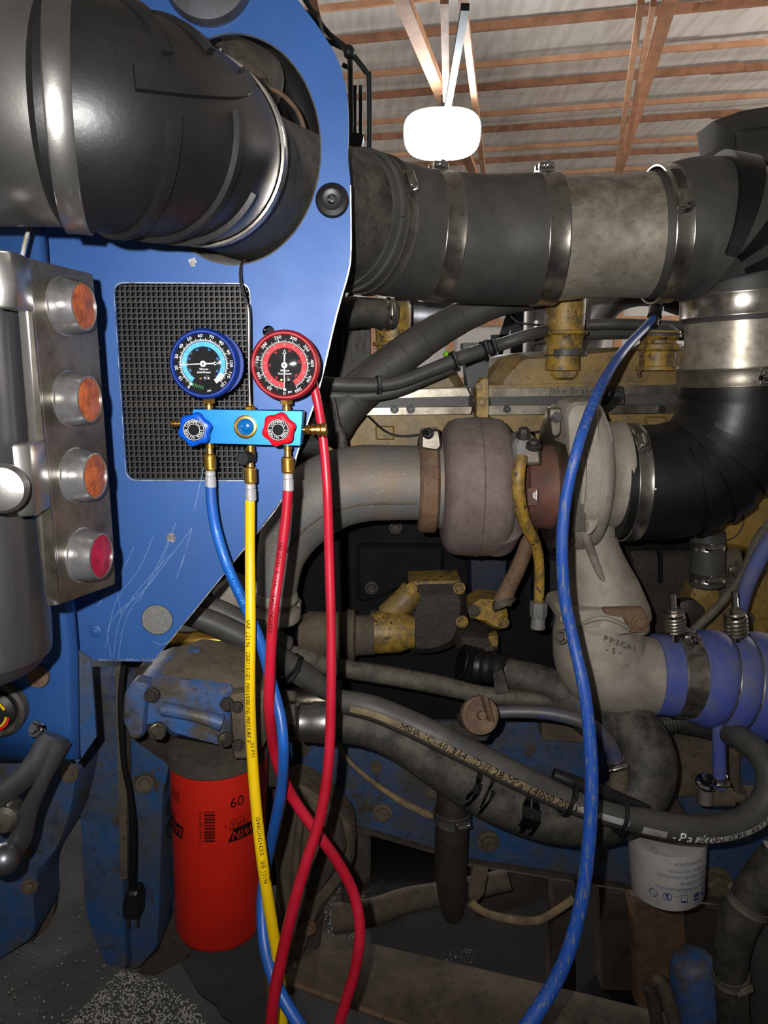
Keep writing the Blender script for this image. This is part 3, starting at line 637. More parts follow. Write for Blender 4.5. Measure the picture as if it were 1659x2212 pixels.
PV = path([(1606, 640, 1.28, 130), (1604, 700, 1.28, 120), (1600, 780, 1.28, 120), (1598, 830, 1.28, 122), (1594, 880, 1.28, 120), (1570, 950, 1.28, 118), (1518, 1010, 1.28, 120), (1450, 1038, 1.28, 122), (1390, 1042, 1.28, 120), (1325, 1042, 1.28, 116)], 12)
def seg(P, ia, ib): return P[ia:ib+1]
T = thing('dusty_pipe', 'short dusty metal pipe between the two black elbows at the right', 'pipe', Q(1603, 740, 1.28)); mb = MB(); mb.tube(seg(PV, 6, 38), 64, k=.97); finish('pipe_tube', mb, m_alu, T)
clamp(PE1, 1606, 662, 42, 'wide band clamp with worm screw under the upper right elbow', ang=12, extra=.004)
T = thing('lower_elbow', 'large black ribbed elbow at the right feeding the turbocharger inlet', 'elbow', Q(1540, 1000, 1.28)); PL = seg(PV, 34, 108)[:]; mb = MB(); mb.tube(PL, 64, k=1.03); finish('elbow_body', mb, m_rubc, T)
for k, (i0, i1) in enumerate(((22, 26), (29, 33), (36, 40), (43, 47))): finish('rib', wedge(PL, i0, i1, -125, 40, .008), m_rubc, T)
mb = MB()
for P_ in ([(1395, 1058), (1418, 1056)], [(1407, 1058), (1405, 1070), (1402, 1078)]): mb.ribbon([Q(x, y_, 1.28-.1015) for x, y_ in P_], .0014, FRONT)
finish('chalk_mark', mb, m_pw, T, 0)
clamp(PV, 1600, 810, 34, 'dusty band clamp at the top of the lower right elbow', ang=-2, mat=m_lightbar, extra=.005)
clamp(PV, 1352, 1042, 28, 'bright band clamp at the turbocharger inlet with worm screw near the top', ang=48, extra=.007)
# dark shroud at the top right
T = thing('heat_shroud', 'crumpled black rubber shroud in the top right corner', 'shroud', Q(1620, 340, 1.6))
slab([(1540, 262), (1600, 240), (1690, 225), (1700, 440), (1600, 420), (1530, 350), (1548, 318)], 1.6, .10, bev=.02, name='shroud_body', mat=m_rub, parent=T)
slab([(1588, 282), (1690, 268), (1690, 380), (1596, 352)], 1.585, .03, 16, bev=.008, name='raised_pad', mat=m_rub, parent=T)
# dark green tube rack behind the panel
T = thing('tube_rack', 'dark thin tube rack rising behind the blue panel', 'rack', Q(770, 350, 1.8))
for P_ in ([(640, -30, 1.8, 6), (700, 62, 1.8, 6), (752, 108, 1.8, 6), (790, 155, 1.8, 6), (797, 175, 1.8, 6), (797, 352, 1.8, 6), (790, 560, 1.75, 6), (720, 700, 1.72, 6)], [(755, 105, 1.8, 6), (757, 180, 1.8, 6), (757, 345, 1.8, 6), (740, 640, 1.74, 6), (700, 760, 1.7, 6)], [(690, 80, 1.8, 5), (757, 112, 1.8, 5)], [(740, 140, 1.9, 5), (757, 148, 1.9, 5)]):
    mb = MB(); mb.tube(path(P_, 5), 10); finish('bar', mb, m_frame, T)
for x in (767, 779): 
    mb = MB(); a, b_ = Q(x, 185, 1.85), Q(x, 300, 1.85); mb.box((a+b_)/2, Vector((.004, 0, 0)), Vector((0, .004, 0)), (b_-a)/2); finish('rung', mb, m_frame, T, 0)
slab([(762, 285), (786, 290), (775, 345), (752, 345)], 1.75, .05, 4, name='latch_block', mat=m_plastic, parent=T)
mb = MB(); mb.sphere(Q(753, 112, 1.79), .014, 12, 8); finish('joint', mb, m_frame, T)
# things seen inside the round opening
T = thing('dark_canister', 'dark dusty canister with a small label inside the round opening', 'canister', Q(510, 170, 1.15))
mb = MB(); P = path([(440, 130, 1.1, 62), (520, 160, 1.16, 66), (560, 185, 1.2, 66), (574, 192, 1.21, 55)], 6); mb.tube(P, 40); finish('canister_body', mb, m_rubgrey, T)
slab([(462, 108), (478, 104), (476, 122), (460, 122)], 1.045, .004, name='label', mat=m_white, parent=T)
T = thing('cable_boot', 'dusty brown rubber cable boot inside the round opening', 'boot', Q(560, 190, 1.12)); mb = MB(); mb.tube(path([(515, 150, 1.08, 22), (545, 175, 1.1, 30), (560, 195, 1.1, 24), (585, 190, 1.1, 9)], 6), 16); finish('boot_body', mb, m_mud, T)
mb = MB(); mb.tube(path([(575, 188, 1.1, 5), (610, 205, 1.1, 5), (645, 245, 1.1, 5), (662, 300, 1.1, 5)], 6), 10); finish('cable', mb, m_rust, T)
T = thing('black_shroud', 'black fan shroud filling the depth behind the round opening', 'shroud', Q(560, 350, 1.35))
slab([(350, 30), (690, 20), (735, 250), (735, 345), (650, 420), (650, 620), (350, 600)], 1.36, .05, 20, bev=.01, name='shroud_body', mat=m_rubc, parent=T)
mb = MB(); mb.tube(path([(585, 100, 1.28, 40), (620, 170, 1.28, 44), (650, 240, 1.28, 44), (668, 330, 1.28, 40)], 6), 20); finish('shroud_lip', mb, m_rubc, T)
mb = MB(); mb.tube(path([(372, 545, 1.0, 22), (430, 568, 1.02, 24), (500, 575, 1.03, 24), (560, 560, 1.05, 20)], 6), 20); solo('wiring_sleeve', mb, m_rub, 'dark sleeve visible under the black boot at the bottom of the opening', 'sleeve')
# ---------------------------------------------------------------- gauge manifold
YM = 0.885
T = thing('gauge_manifold', 'air conditioning gauge manifold with blue and red dials hanging on the blue panel', 'gauge set', Q(535, 962, YM))
MZ = lambda px, py, dy=0.0: Q(px, py, YM+dy)
u1 = S(535, 925, YM)
def mblock():
    a = [(416, 884), (655, 888), (650, 963), (416, 957)]
    return slab(a, YM-.004, .022, 3, 3, bev=.001, name='manifold_block', mat=m_anod, parent=T)
blk = mblock()
def ringtext(mb, c, s, size, rad, a_mid, step, flip=False, X=Vector((1, 0, 0)), Z=Vector((0, 0, 1)), n=FRONT, off=.0004):
    L_ = len(s)
    for k, ch_ in enumerate(s):
        if ch_ == ' ': continue
        a = radians(a_mid+(k-(L_-1)/2)*step*(1 if not flip else -1)); rd = X*sin(a)+Z*cos(a); tg = X*cos(a)-Z*sin(a)
        if flip: up, rt = -rd, -tg
        else: up, rt = rd, tg
        cc = c+rd*rad+n*off; text_on(mb, ch_, size, lambda x, y: cc+rt*x+up*y)
def gauge(px, py, mboot, mband, nums, a0, a1, sub_, needle, name_lbl, green, sidestep):
    c = MZ(px, py, -.016); R = 73*S(px, py, YM)
    boot = MB(); boot.lathe(c+Vector((sidestep, .034, 0)), FRONT, [(0, R*.80), (.004, R*.90), (.020, R*.94)], 64); boot.lathe(c+Vector((0, .014, 0)), FRONT, [(-.006, R*.95), (0, R*1.0), (.008, R*1.02), (.014, R*1.0), (.0175, R*.94), (.0175, R*.90), (.014, R*.86)], 72, cap=False)
    g_ = finish('rubber_boot', boot, mboot, T, 50, label=name_lbl+' protective boot')
    d = MB(); d.lathe(c, FRONT, [(-.008, R*.88), (.0, R*.87), (.0001, .0001)], 64, cap=False); finish('dial_face', d, m_dial, g_, 30)
    X, Z = Vector((1, 0, 0)), Vector((0, 0, 1))
    def pt(a, rr, off=.0003): a = radians(a); return c+X*(sin(a)*rr*R)+Z*(cos(a)*rr*R)+FRONT*off
    b = MB(); n = 60; rs = [[pt(a0+(a1-a0)*i/n, .50, .0003), pt(a0+(a1-a0)*i/n, .635, .0003)] for i in range(n+1)]; b.rings(rs, cap=False, closed_ring=False); finish('colour_band', b, mband, g_, 0)
    w = MB()
    def tick(a, r0, r1, wd): 
        P0, P1 = pt(a, r0, .0005), pt(a, r1, .0005); w.ribbon([P0, P1], wd, FRONT)
    N_ = (len(nums)-1)*10
    for i in range(N_+1): tick(a0+(a1-a0)*i/N_, .665, .74 if i % 5 == 0 else .70, .00028 if i % 10 == 0 else .00016)
    for i, s in enumerate(nums):
        a = a0+(a1-a0)*i/(len(nums)-1); cc = pt(a, .80, .0005); rd = (pt(a, 1)-pt(a, 0)).normalized(); tg = Vector((rd.z, 0, -rd.x))
        text_on(w, s, R*.125, lambda x, y: cc+tg*x+rd*y, sx=1.15)
    rs = [[pt(a0+(a1-a0)*i/n, .655, .0005), pt(a0+(a1-a0)*i/n, .662, .0005)] for i in range(n+1)]; w.rings(rs, cap=False, closed_ring=False)
    for i in range(12):
        a = a0+(a1-a0)*(i+.5)/12
        P0, P1 = pt(a, .56, .0006), pt(a, .62, .0006); w.ribbon([P0, P1], .00012, FRONT)
    text_on(w, 'Silicone', R*.085, lambda x, y: c+X*x+Z*(y-R*.15)+FRONT*.0005); text_on(w, 'Anti-Flutter', R*.085, lambda x, y: c+X*x+Z*(y-R*.24)+FRONT*.0005)
    text_on(w, 'psi', R*.10, lambda x, y: c+X*(x+R*.13)+Z*(y-R*.76)+FRONT*.0005)
    P0 = pt(a0, .66, .0007); w.box(pt(a0-1, .70, .0006), X*R*.04, Z*R*.03, FRONT*.0001)
    finish('white_scale', w, m_pw, g_, 0)
    t2 = MB()
    for k, s in enumerate(sub_): 
        a = a0+(a1-a0)*(k+.6)/len(sub_); cc = pt(a, .43, .0005); rd = (pt(a, 1)-pt(a, 0)).normalized(); tg = Vector((rd.z, 0, -rd.x)); text_on(t2, s, R*.075, lambda x, y: cc+tg*x+rd*y)
    for i in range(30): P0, P1 = pt(a0+(a1-a0)*i/29, .475, .0005), pt(a0+(a1-a0)*i/29, .50, .0005); t2.ribbon([P0, P1], .00013, FRONT)
    finish('inner_scale', t2, mband, g_, 0)
    if green:
        gm_ = MB()
        for i in range(9):
            a = 184+i*5; P0, P1 = pt(a, .62, .0005), pt(a, .74, .0005); gm_.ribbon([P0, P1], .0002, FRONT)
        rs = [[pt(184+i*4, .665, .0005), pt(184+i*4, .675, .0005)] for i in range(11)]; gm_.rings(rs, cap=False, closed_ring=False); finish('green_scale', gm_, m_pg, g_, 0)
        r_ = MB(); rs = [[pt(118+i*3, .53, .0008), pt(118+i*3, .66, .0008)] for i in range(11)]; r_.rings(rs, cap=False, closed_ring=False); finish('retard_label', r_, m_pw, g_, 0)
        r_ = MB(); ringtext(r_, c, 'RETARD', R*.085, R*.595, 133, 4.6, True, off=.001); finish('retard_lettering', r_, m_pk, g_, 0)
    # needle
    nd = MB(); a = radians(needle); dv = X*sin(a)+Z*cos(a); sd = X*cos(a)-Z*sin(a); cc = c+FRONT*.003
    nd.add([cc-dv*R*.70-sd*R*.008, cc-dv*R*.70+sd*R*.008, cc+dv*R*.40+sd*R*.02, cc+dv*R*.40-sd*R*.02, cc+dv*R*.33-sd*R*.055, cc+dv*R*.45, cc+dv*R*.33+sd*R*.055], [(0, 1, 2, 3), (4, 6, 5)])
    nd.lathe(cc, FRONT, [(-.002, R*.085), (.0008, R*.085), (.0012, R*.05), (.0012, .0001)], 24); finish('needle', nd, m_pw, g_, 0)
    hb = MB(); hb.lathe(cc, FRONT, [(.0008, R*.035), (.002, R*.03), (.002, .0001)], 16); finish('needle_pin', hb, m_chrome, g_)
    sp = MB(); sp.lathe(c+X*R*.08-Z*R*.42, FRONT, [(0, R*.10), (.0015, R*.10), (.002, R*.08), (.002, .0001)], 24); finish('calibration_screw', sp, m_chrome, g_)
    sp = MB(); sp.lathe(c-X*R*.1-Z*R*.42, FRONT, [(0, R*.035), (.0015, R*.03), (.0015, .0001)], 12); finish('brass_pin', sp, m_brass, g_)
    gl = MB(); gl.lathe(c+FRONT*.008, FRONT, [(0, R*.90), (.003, R*.72), (.0052, R*.4), (.006, .0001)], 48, cap=False); finish('crystal', gl, m_glass, g_, 60)
    return g_
m_glass = bpy.data.materials.new('clear_crystal'); m_glass.use_nodes = True
nt = m_glass.node_tree; nt.nodes.remove(nt.nodes['Principled BSDF']); g1 = nt.nodes.new('ShaderNodeBsdfTransparent'); g2 = nt.nodes.new('ShaderNodeBsdfGlossy'); g2.inputs['Roughness'].default_value = .04
fr_ = nt.nodes.new('ShaderNodeFresnel'); fr_.inputs['IOR'].default_value = 1.45; mx_ = nt.nodes.new('ShaderNodeMixShader'); nt.links.new(fr_.outputs[0], mx_.inputs[0]); nt.links.new(g1.outputs[0], mx_.inputs[1]); nt.links.new(g2.outputs[0], mx_.inputs[2]); nt.links.new(mx_.outputs[0], nt.nodes['Material Output'].inputs[0])
gauge(440, 786, m_bootb, m_pb, ['0', '10', '20', '30', '40', '50', '60', '70', '80', '90', '100', '110', '120'], -145, 136, ['18', '22', '42', '54', '65', '78'], 88, 'blue rubber', True, .006)
gauge(615, 789, m_bootr, m_pr, ['0', '50', '100', '150', '200', '250', '300', '350', '400', '450', '500'], -178, 152, ['25', '60', '81', '105', '120', '132'], 2, 'red rubber', False, .003)
# stems under the gauges
for (x, y0, y1) in ((452, 860, 886), (619, 862, 888)):
    c = MZ(x, y1, .006); r = 9*u1; mb = MB(); mb.lathe(c, Vector((0, 0, 1)), [(0, r), (.006, r), (.007, r*.8), (.010, r*.8)], 20); mb.hexa(c+Vector((0, 0, .008)), Vector((0, 0, 1)), 14*u1, .008); finish('gauge_stem', mb, m_brass, T, 30)
c = MZ(541, 886, .006); mb = MB(); mb.hexa(c, Vector((0, 0, 1)), 12*u1, .005); mb.lathe(c, Vector((0, 0, 1)), [(0, 5*u1), (.007, 5*u1)], 12); finish('hook_nut', mb, m_brass, T, 30)
mb = MB(); mb.tube(path([(540, 882, YM+.006, 3.2), (538, 800, YM+.006, 3.2), (537, 680, YM+.004, 3.2), (531, 650, YM+.006, 3.2), (522, 622, YM+.016, 3.2), (519, 598, YM+.03, 3.2), (520, 580, YM+.045, 3.2), (524, 567, YM+.062, 3.2), (530, 563, YM+.072, 3.2), (534, 570, YM+.082, 3.2)], 8), 14); finish('hanging_hook', mb, m_steel, T)
# sight glass
c = MZ(531, 922, -.004); r = 25*u1
mb = MB(); mb.lathe(c, FRONT, [(0, r), (.003, r), (.0036, r*.92), (.0036, r*.74), (.0015, r*.68)], 40, cap=False); finish('sight_bezel', mb, m_brass, T)
mb = MB(); mb.sphere(c+Vector((0, .001, 0)), r*.68, 24, 12, (1, .45, 1)); finish('sight_glass', mb, m_anodd if False else M('blue_sight_glass', (0, 92, 168), .08, .2, bump=None, coat=1), T)
# knobs
def knob(px, py, mt, lbl):
    c = MZ(px, py, -.004); r = 36*u1; mb = MB(); n = 72; rs = []
    for (al, k) in ((0, .55), (.004, .58), (.008, .86), (.018, .96), (.022, .92), (.024, .80)):
        rs.append([c+FRONT*al+Vector((cos(2*pi*j/n+.26), 0, sin(2*pi*j/n+.26)))*(r*k*(1+.075*cos(6*2*pi*j/n)*(1 if k > .6 else 0))) for j in range(n)])
    mb.rings(rs); kb = finish('valve_knob', mb, mt, T, 45, label=lbl)
    d = MB(); d.lathe(c+FRONT*.0243, FRONT, [(0, r*.64), (.0004, r*.62), (.0004, .0001)], 40, cap=False); finish('knob_disc', d, m_dial, kb)
    w = MB(); cc = c+FRONT*.025
    for rr in (.60, .36):
        w.rings([[cc+Vector((cos(a), 0, sin(a)))*r*rr, cc+Vector((cos(a), 0, sin(a)))*r*(rr-.025)] for a in [2*pi*i/40 for i in range(41)]], cap=False, closed_ring=False)
    ringtext(w, cc, 'CORNWELL', r*.19, r*.47, 0, 17); ringtext(w, cc, 'QUALITY TOOLS', r*.18, r*.47, 180, 14.5, True); finish('knob_lettering', w, m_pw, kb, 0)
knob(430, 925, m_kblue, 'blue six lobed knob'); knob(607, 925, m_kred, 'red six lobed knob')
# side ports
mb = MB(); X = Vector((1, 0, 0)); c = MZ(368, 915, .004); mb.lathe(c, X, [(0, 7*u1), (.001, 8*u1), (.003, 8*u1), (.0035, 6.5*u1), (.005, 6.5*u1), (.0055, 8*u1), (.009, 8*u1), (.0095, 6*u1), (.024, 6*u1)], 24); finish('side_port', mb, m_brass, T, 30)
c = MZ(652, 928, .006); mb = MB(); mb.lathe(c, X, [(0, 5*u1), (.004, 5*u1), (.004, 9*u1), (.008, 11*u1), (.011, 8*u1), (.012, 12*u1), (.015, 12*u1), (.0155, 10*u1), (.018, 10*u1), (.0185, 14*u1), (.022, 14*u1), (.0225, 11*u1), (.024, 15*u1), (.029, 15*u1), (.03, 11*u1), (.029, 7*u1)], 28); finish('side_port', mb, m_brass, T, 30)
# couplings below
def coupling(px, y0, mt, knurl_y, tip_y, nm):
    Z = Vector((0, 0, -1)); c = MZ(px, y0, .006); k = S(px, y0, YM); C = thing('hose_coupling', nm, 'fitting', c)
    L1 = (knurl_y-y0)*k; mb = MB(); mb.lathe(c-Z*.003, Z, [(0, 7*k), (L1*.3, 7*k), (L1*.32, 10*k), (L1*.6, 10*k), (L1*.65, 7*k), (L1+.003, 8*k)], 24); finish('neck', mb, m_brass, C, 30)
    cc = MZ(px, knurl_y, .006); kb = MB(); n = 20; rs = []; hh = 38*k
    prof = [(0, 9), (.06, 12.5), (.14, 13.6)]+[(.14+.72*i/14, 13.6) for i in range(1, 15)]+[(.93, 12.5), (1, 9)]
    for i, (al, r) in enumerate(prof):
        rs.append([cc+Z*(al*hh)+Vector((cos(2*pi*j/n), sin(2*pi*j/n), 0))*(r*k*(1+(.07 if (i+j) % 2 == 0 and 2 < i < 16 else -.07 if 2 < i < 16 else 0))) for j in range(n)])
    kb.rings(rs); finish('knurled_nut', kb, m_brassk, C, 20)
    c3 = MZ(px+1, knurl_y+38, .006); L3 = (tip_y-knurl_y-38)*k; fm = MB(); fm.lathe(c3-Z*.001, Z, [(0, 9*k), (.002, 11*k), (L3*.25, 11.5*k), (L3*.3, 9.5*k), (L3*.35, 12*k), (L3*.95, 12*k), (L3, 11*k)], 12); finish('crimp_ferrule', fm, m_zinc, C, 20)
coupling(453, 960, None, 980, 1056, 'brass knurled coupling on the blue hose below the blue knob')
coupling(540, 990, None, 1008, 1084, 'brass knurled coupling on the yellow hose below the sight glass')
coupling(621, 962, None, 986, 1063, 'brass knurled coupling on the red hose below the red knob')
mb = MB(); c = MZ(541, 962, .006); mb.lathe(c, Vector((0, 0, -1)), [(0, 8*u1), (.006, 8*u1), (.006, 10*u1), (.014, 10*u1), (.016, 7*u1)], 16); finish('centre_port', mb, m_brass, T, 30)
mb = MB(); c = MZ(534, 988, .0); mb.lathe(c, Vector((-.25, -1, 0)), [(-.006, 14*u1), (.012, 15*u1), (.0135, 13*u1), (.0135, .0001)], 28); finish('port_cap', mb, m_plastic, T, 40, label='black rubber port cap')
# ---------------------------------------------------------------- charging hoses
def hose(name, label, pts, mat, seg=20, txt=None, n=8, cat='hose'):
    T_ = thing(name, label, cat, Q(*pts[0][:3])); P = path(pts, n); mb = MB(); mb.tube(P, seg); finish('hose_tube', mb, mat, T_, 60)
    return P, T_
def along_text(P, T_, s, size, px, py, mat, ang=0, flip=False, name='hose_lettering', lift=.0006, k=1.0):
    """lettering that follows a hose, facing out at angle ang"""
    p, t, r, i = near(P, px, py); w = MB(); pos = 0.0; acc = 0.0; seq = P[i:] if not flip else P[:i+1][::-1]; j = 0
    for ch_ in s:
        adv = size*(.54 if ch_ != ' ' else .36)*k
        pos += adv
        while j < len(seq)-2 and acc+(seq[j+1][0]-seq[j][0]).length < pos: acc += (seq[j+1][0]-seq[j][0]).length; j += 1
        if j >= len(seq)-2: break
        if ch_ == ' ': continue
        tt = (seq[j+1][0]-seq[j][0]).normalized(); c = seq[j][0]+tt*(pos-acc); r = seq[j][1]; d = perp(tt, ang); up = d.cross(tt)
        text_on(w, ch_, size, lambda x, y: c+d*(sqrt(max(0, r*r-y*y))+lift)+tt*x*k+up*y)
    if w.f: finish(name, w, mat, T_, 0)
YB, YY, YR = .885, .885, .885
Pb, Tb = hose('charging_hose', 'blue charging hose hanging from the left coupling of the gauge set', [(455, 1050, .891, 11.5), (458, 1095, .891, 11.5), (468, 1150, .89, 11.5), (492, 1225, .88, 11.5), (530, 1310, .90, 12), (563, 1390, .90, 12), (585, 1470, .90, 12), (605, 1545, .88, 12), (612, 1620, .87, 12), (608, 1700, .89, 12), (592, 1790, .92, 12), (575, 1870, .95, 12), (567, 1950, .93, 13), (572, 2040, .90, 13.5), (592, 2115, .87, 14), (622, 2175, .85, 14), (668, 2245, .83, 14)], m_bluhose)
Py, Ty = hose('charging_hose', 'yellow charging hose hanging from the middle coupling of the gauge set', [(540, 1080, .891, 11), (540, 1200, .89, 11), (541, 1350, .87, 11.5), (540, 1480, .87, 11.5), (543, 1600, .88, 12), (553, 1740, .88, 12), (568, 1870, .87, 12.5), (588, 2000, .88, 12.5), (603, 2100, .89, 12), (611, 2240, .90, 12)], m_yelhose)
Pr, Tr = hose('charging_hose', 'red charging hose hanging from the right coupling of the gauge set', [(622, 1058, .891, 11), (616, 1130, .89, 11), (603, 1230, .885, 11), (590, 1330, .87, 11.5), (583, 1450, .87, 11.5), (582, 1540, .88, 11.5), (594, 1630, .92, 11.5), (625, 1710, .93, 12), (675, 1785, .93, 12), (725, 1855, .93, 12), (762, 1925, .93, 12), (777, 2000, .92, 12), (770, 2080, .91, 12), (748, 2160, .90, 12), (722, 2245, .89, 12)], m_red)
Pr2, Tr2 = hose('charging_hose', 'second red hose running down from behind the red gauge', [(668, 800, .935, 10), (684, 860, .93, 10), (698, 950, .93, 10), (707, 1060, .92, 10), (711, 1200, .92, 10.5), (715, 1350, .91, 10.5), (715, 1500, .90, 11), (710, 1640, .89, 11.5), (693, 1760, .88, 12), (662, 1860, .87, 12.5), (633, 1960, .86, 13), (608, 2070, .85, 13), (592, 2150, .84, 13), (582, 2245, .83, 13)], m_red)
Pw, Tw = hose('charging_hose', 'long worn blue hose hanging from the upper right down to the bottom edge', [(1412, 688, 1.38, 8), (1390, 712, 1.34, 9), (1345, 760, 1.2, 10), (1300, 830, 1.05, 11), (1268, 905, .98, 11.5), (1243, 985, .95, 12), (1222, 1080, .95, 12.5), (1214, 1180, .95, 13), (1220, 1290, .95, 13), (1240, 1390, .94, 13), (1260, 1480, .92, 13.5), (1273, 1580, .91, 14), (1278, 1690, .90, 14.5), (1272, 1820, .89, 15), (1255, 1950, .88, 15), (1226, 2060, .87, 16), (1185, 2145, .86, 17), (1120, 2245, .84, 18)], m_bluworn, 24)
along_text(Py, Ty, 'SAE J2196  CERTIFIED  MAX WORKING PRESSURE 800 PSI', .0075, 538, 1330, m_pk, 15); along_text(Py, Ty, 'CHARGING HOSE  SAE J2196', .0075, 556, 1760, m_pk, 15)
along_text(Pr, Tr, 'SAE J2196  R-134a  CHARGING HOSE', .007, 612, 1160, m_pk, 15); along_text(Pb, Tb, 'SAE J2196  MAX WORKING PRESSURE', .0065, 466, 1140, m_pb, 15)
mb = MB(); c = Q(1414, 684, 1.385); mb.lathe(c, Vector((.2, .35, .6)).normalized(), [(-.02, .009), (.0, .009), (.0, .013), (.02, .013), (.022, .008), (.04, .007)], 20); finish('quick_coupler', mb, m_plastic, Tw)
# ---------------------------------------------------------------- turbocharger
YT = 1.28; X = Vector((1, 0, 0)); Zu = Vector((0, 0, 1))
def sx(px, py=1045, Y=YT): return S(px, py, Y)
def lx(pxs, cy, Y, prof, seg=56, **k):                # lathe about a left-right axis, prof in pixels (x, radius)
    c = Q(830, cy, Y); kk = S(830, cy, Y); mb = MB(); mb.lathe(c, X, [((x-829.5)*kk, r*kk) for x, r in prof], seg, **k); return mb
T = thing('turbocharger', 'rusty brown cast turbocharger in the middle of the engine', 'turbocharger', Q(1030, 1200, YT))
mb = lx(0, 1052, YT, [(952, 60), (952, 108), (957, 126), (966, 140), (982, 147), (1020, 150), (1060, 149), (1080, 144), (1092, 130), (1098, 108), (1100, 60)], 72)
c = Q(1075, 1120, YT-.03); tb = finish('turbine_housing', mb, m_castiron, T, 60)
mb = lx(0, 1052, YT, [(1026, 149), (1027.5, 152), (1029, 149)], 72, cap=False); finish('casting_seam', mb, m_castiron, tb)
mb = MB(); mb.tube([(Q(1072, 1095, YT-.06), .036), (Q(1076, 1135, YT-.05), .044), (Q(1070, 1165, YT-.02), .036)], 20); finish('volute_foot', mb, m_castiron, tb)
mb = lx(0, 1052, YT, [(1095, 84), (1108, 98), (1114, 98), (1116, 90), (1122, 104), (1128, 92), (1136, 88), (1190, 92), (1196, 112)]); finish('centre_housing', mb, m_cart, T)
mb = lx(0, 1030, YT, [(1188, 128), (1188, 150), (1192, 156), (1198, 152), (1204, 156), (1209, 150), (1210, 130)], 64); finish('v_band', mb, m_lightbar, T)
slab([(1186, 880), (1212, 880), (1210, 938), (1198, 946), (1190, 938)], YT-.10, .02, 5, bev=.003, name='v_band_latch', mat=m_lightbar, parent=T); bolt(1201, 902, YT-.105, 9, FRONT, T, m_chrome)
mb = lx(0, 1045, YT, [(935, 70), (937, 92), (945, 96), (955, 96)]); finish('turbine_neck', mb, m_exh, T)
mb = lx(0, 1045, YT, [(903, 86), (903, 100), (909, 106), (938, 106), (944, 98), (946, 86)], 64); vb = finish('v_band', mb, m_rust, T)
slab([(910, 930), (948, 926), (955, 965), (945, 975), (908, 968)], YT-.06, .05, 5, bev=.004, name='v_band_latch', mat=m_lightbar, parent=T); bolt(924, 936, YT-.064, 9, (-.4, -.8, .3), T, m_chrome); bolt(915, 1020, YT-.087, 5, FRONT, T, m_rust)
# oil flange block and bolts
slab([(1106, 962), (1118, 940), (1145, 934), (1166, 958), (1168, 1004), (1112, 1004)], YT-.105, .06, 6, bev=.006, name='oil_flange', mat=m_exh, parent=T)
bolt(1131, 940, YT-.10, 12, (0, -.35, 1), T, m_grime, h=.012); bolt(1152, 962, YT-.115, 12, (0, -.5, 1), T, m_grime, h=.01)
slab([(1140, 1055), (1162, 1055), (1162, 1092), (1140, 1092)], YT-.094, .002, 2, name='data_plate', mat=m_cart, parent=T)
mb = MB(); c = Q(1156, 1070, YT-.096)
for k in range(3): mb.box(c+X*(k*.0025-.003), X*.0006, Zu*(.004+.002*k), FRONT*.0002)
finish('plate_marks', mb, m_pw, T, 0)
# compressor housing
mb = lx(0, 1025, YT, [(1210, 120), (1210, 150), (1216, 158), (1262, 160), (1276, 156), (1284, 140), (1292, 120), (1295, 116), (1322, 113), (1330, 116), (1337, 114), (1337, 90)], 72); cmp_ = finish('compressor_housing', mb, m_cast, T, 50)
mb = lx(0, 1025, YT, [(1222, 158), (1223, 163), (1250, 163), (1251, 158)], 72); finish('flange_ring', mb, m_cast, cmp_)
slab([(1222, 895), (1236, 868), (1288, 868), (1292, 905), (1290, 1140), (1272, 1160), (1238, 1155)], YT-.118, .10, 10, bev=.006, name='scroll_flat', mat=m_cast, parent=T)
slab([(1248, 1010), (1262, 1010), (1266, 1150), (1236, 1150)], YT-.124, .012, name='machined_face', mat=m_lightbar, parent=T)
mb = MB(); mb.tube(path([(1262, 1128, YT-.118, 9), (1266, 1160, YT-.105, 9), (1278, 1195, YT-.075, 9), (1296, 1240, YT-.06, 7), (1306, 1256, YT-.055, 4)], 8), 14); finish('rib', mb, m_cast, T)
PN = path([(1262, 1130, YT+.0, 62), (1275, 1190, YT, 62), (1288, 1240, YT, 72), (1298, 1280, YT, 84), (1303, 1318, YT, 96), (1305, 1336, YT, 98)], 8); mb = MB(); mb.tube(PN, 48); finish('outlet_neck', mb, m_cast, T, 60)
mb = MB(); mb.lathe(Q(1345, 1248, YT-.02), Vector((1, -.2, 0)), [(-.03, .014), (0, .014), (.001, .013)], 20); finish('boss', mb, m_cast, T); bolt(1360, 1250, YT-.025, 8, (1, -.3, 0), T, m_brass, h=.008)
slab([(1206, 1345), (1215, 1322), (1300, 1312), (1392, 1316), (1402, 1330), (1404, 1370), (1380, 1372)], YT-.075, .12, 10, bev=.004, name='outlet_flange', mat=m_cast, parent=T)
slab([(1302, 1314), (1388, 1312), (1400, 1332), (1402, 1368), (1362, 1368), (1345, 1332), (1306, 1326)], YT-.085, .012, 5, bev=.003, name='clamp_plate', mat=m_rust, parent=T); bolt(1382, 1345, YT-.088, 13, (0, -1, .1), T, m_rust); bolt(1212, 1375, YT-.07, 12, (-.6, -1, .3), T, m_lightbar)
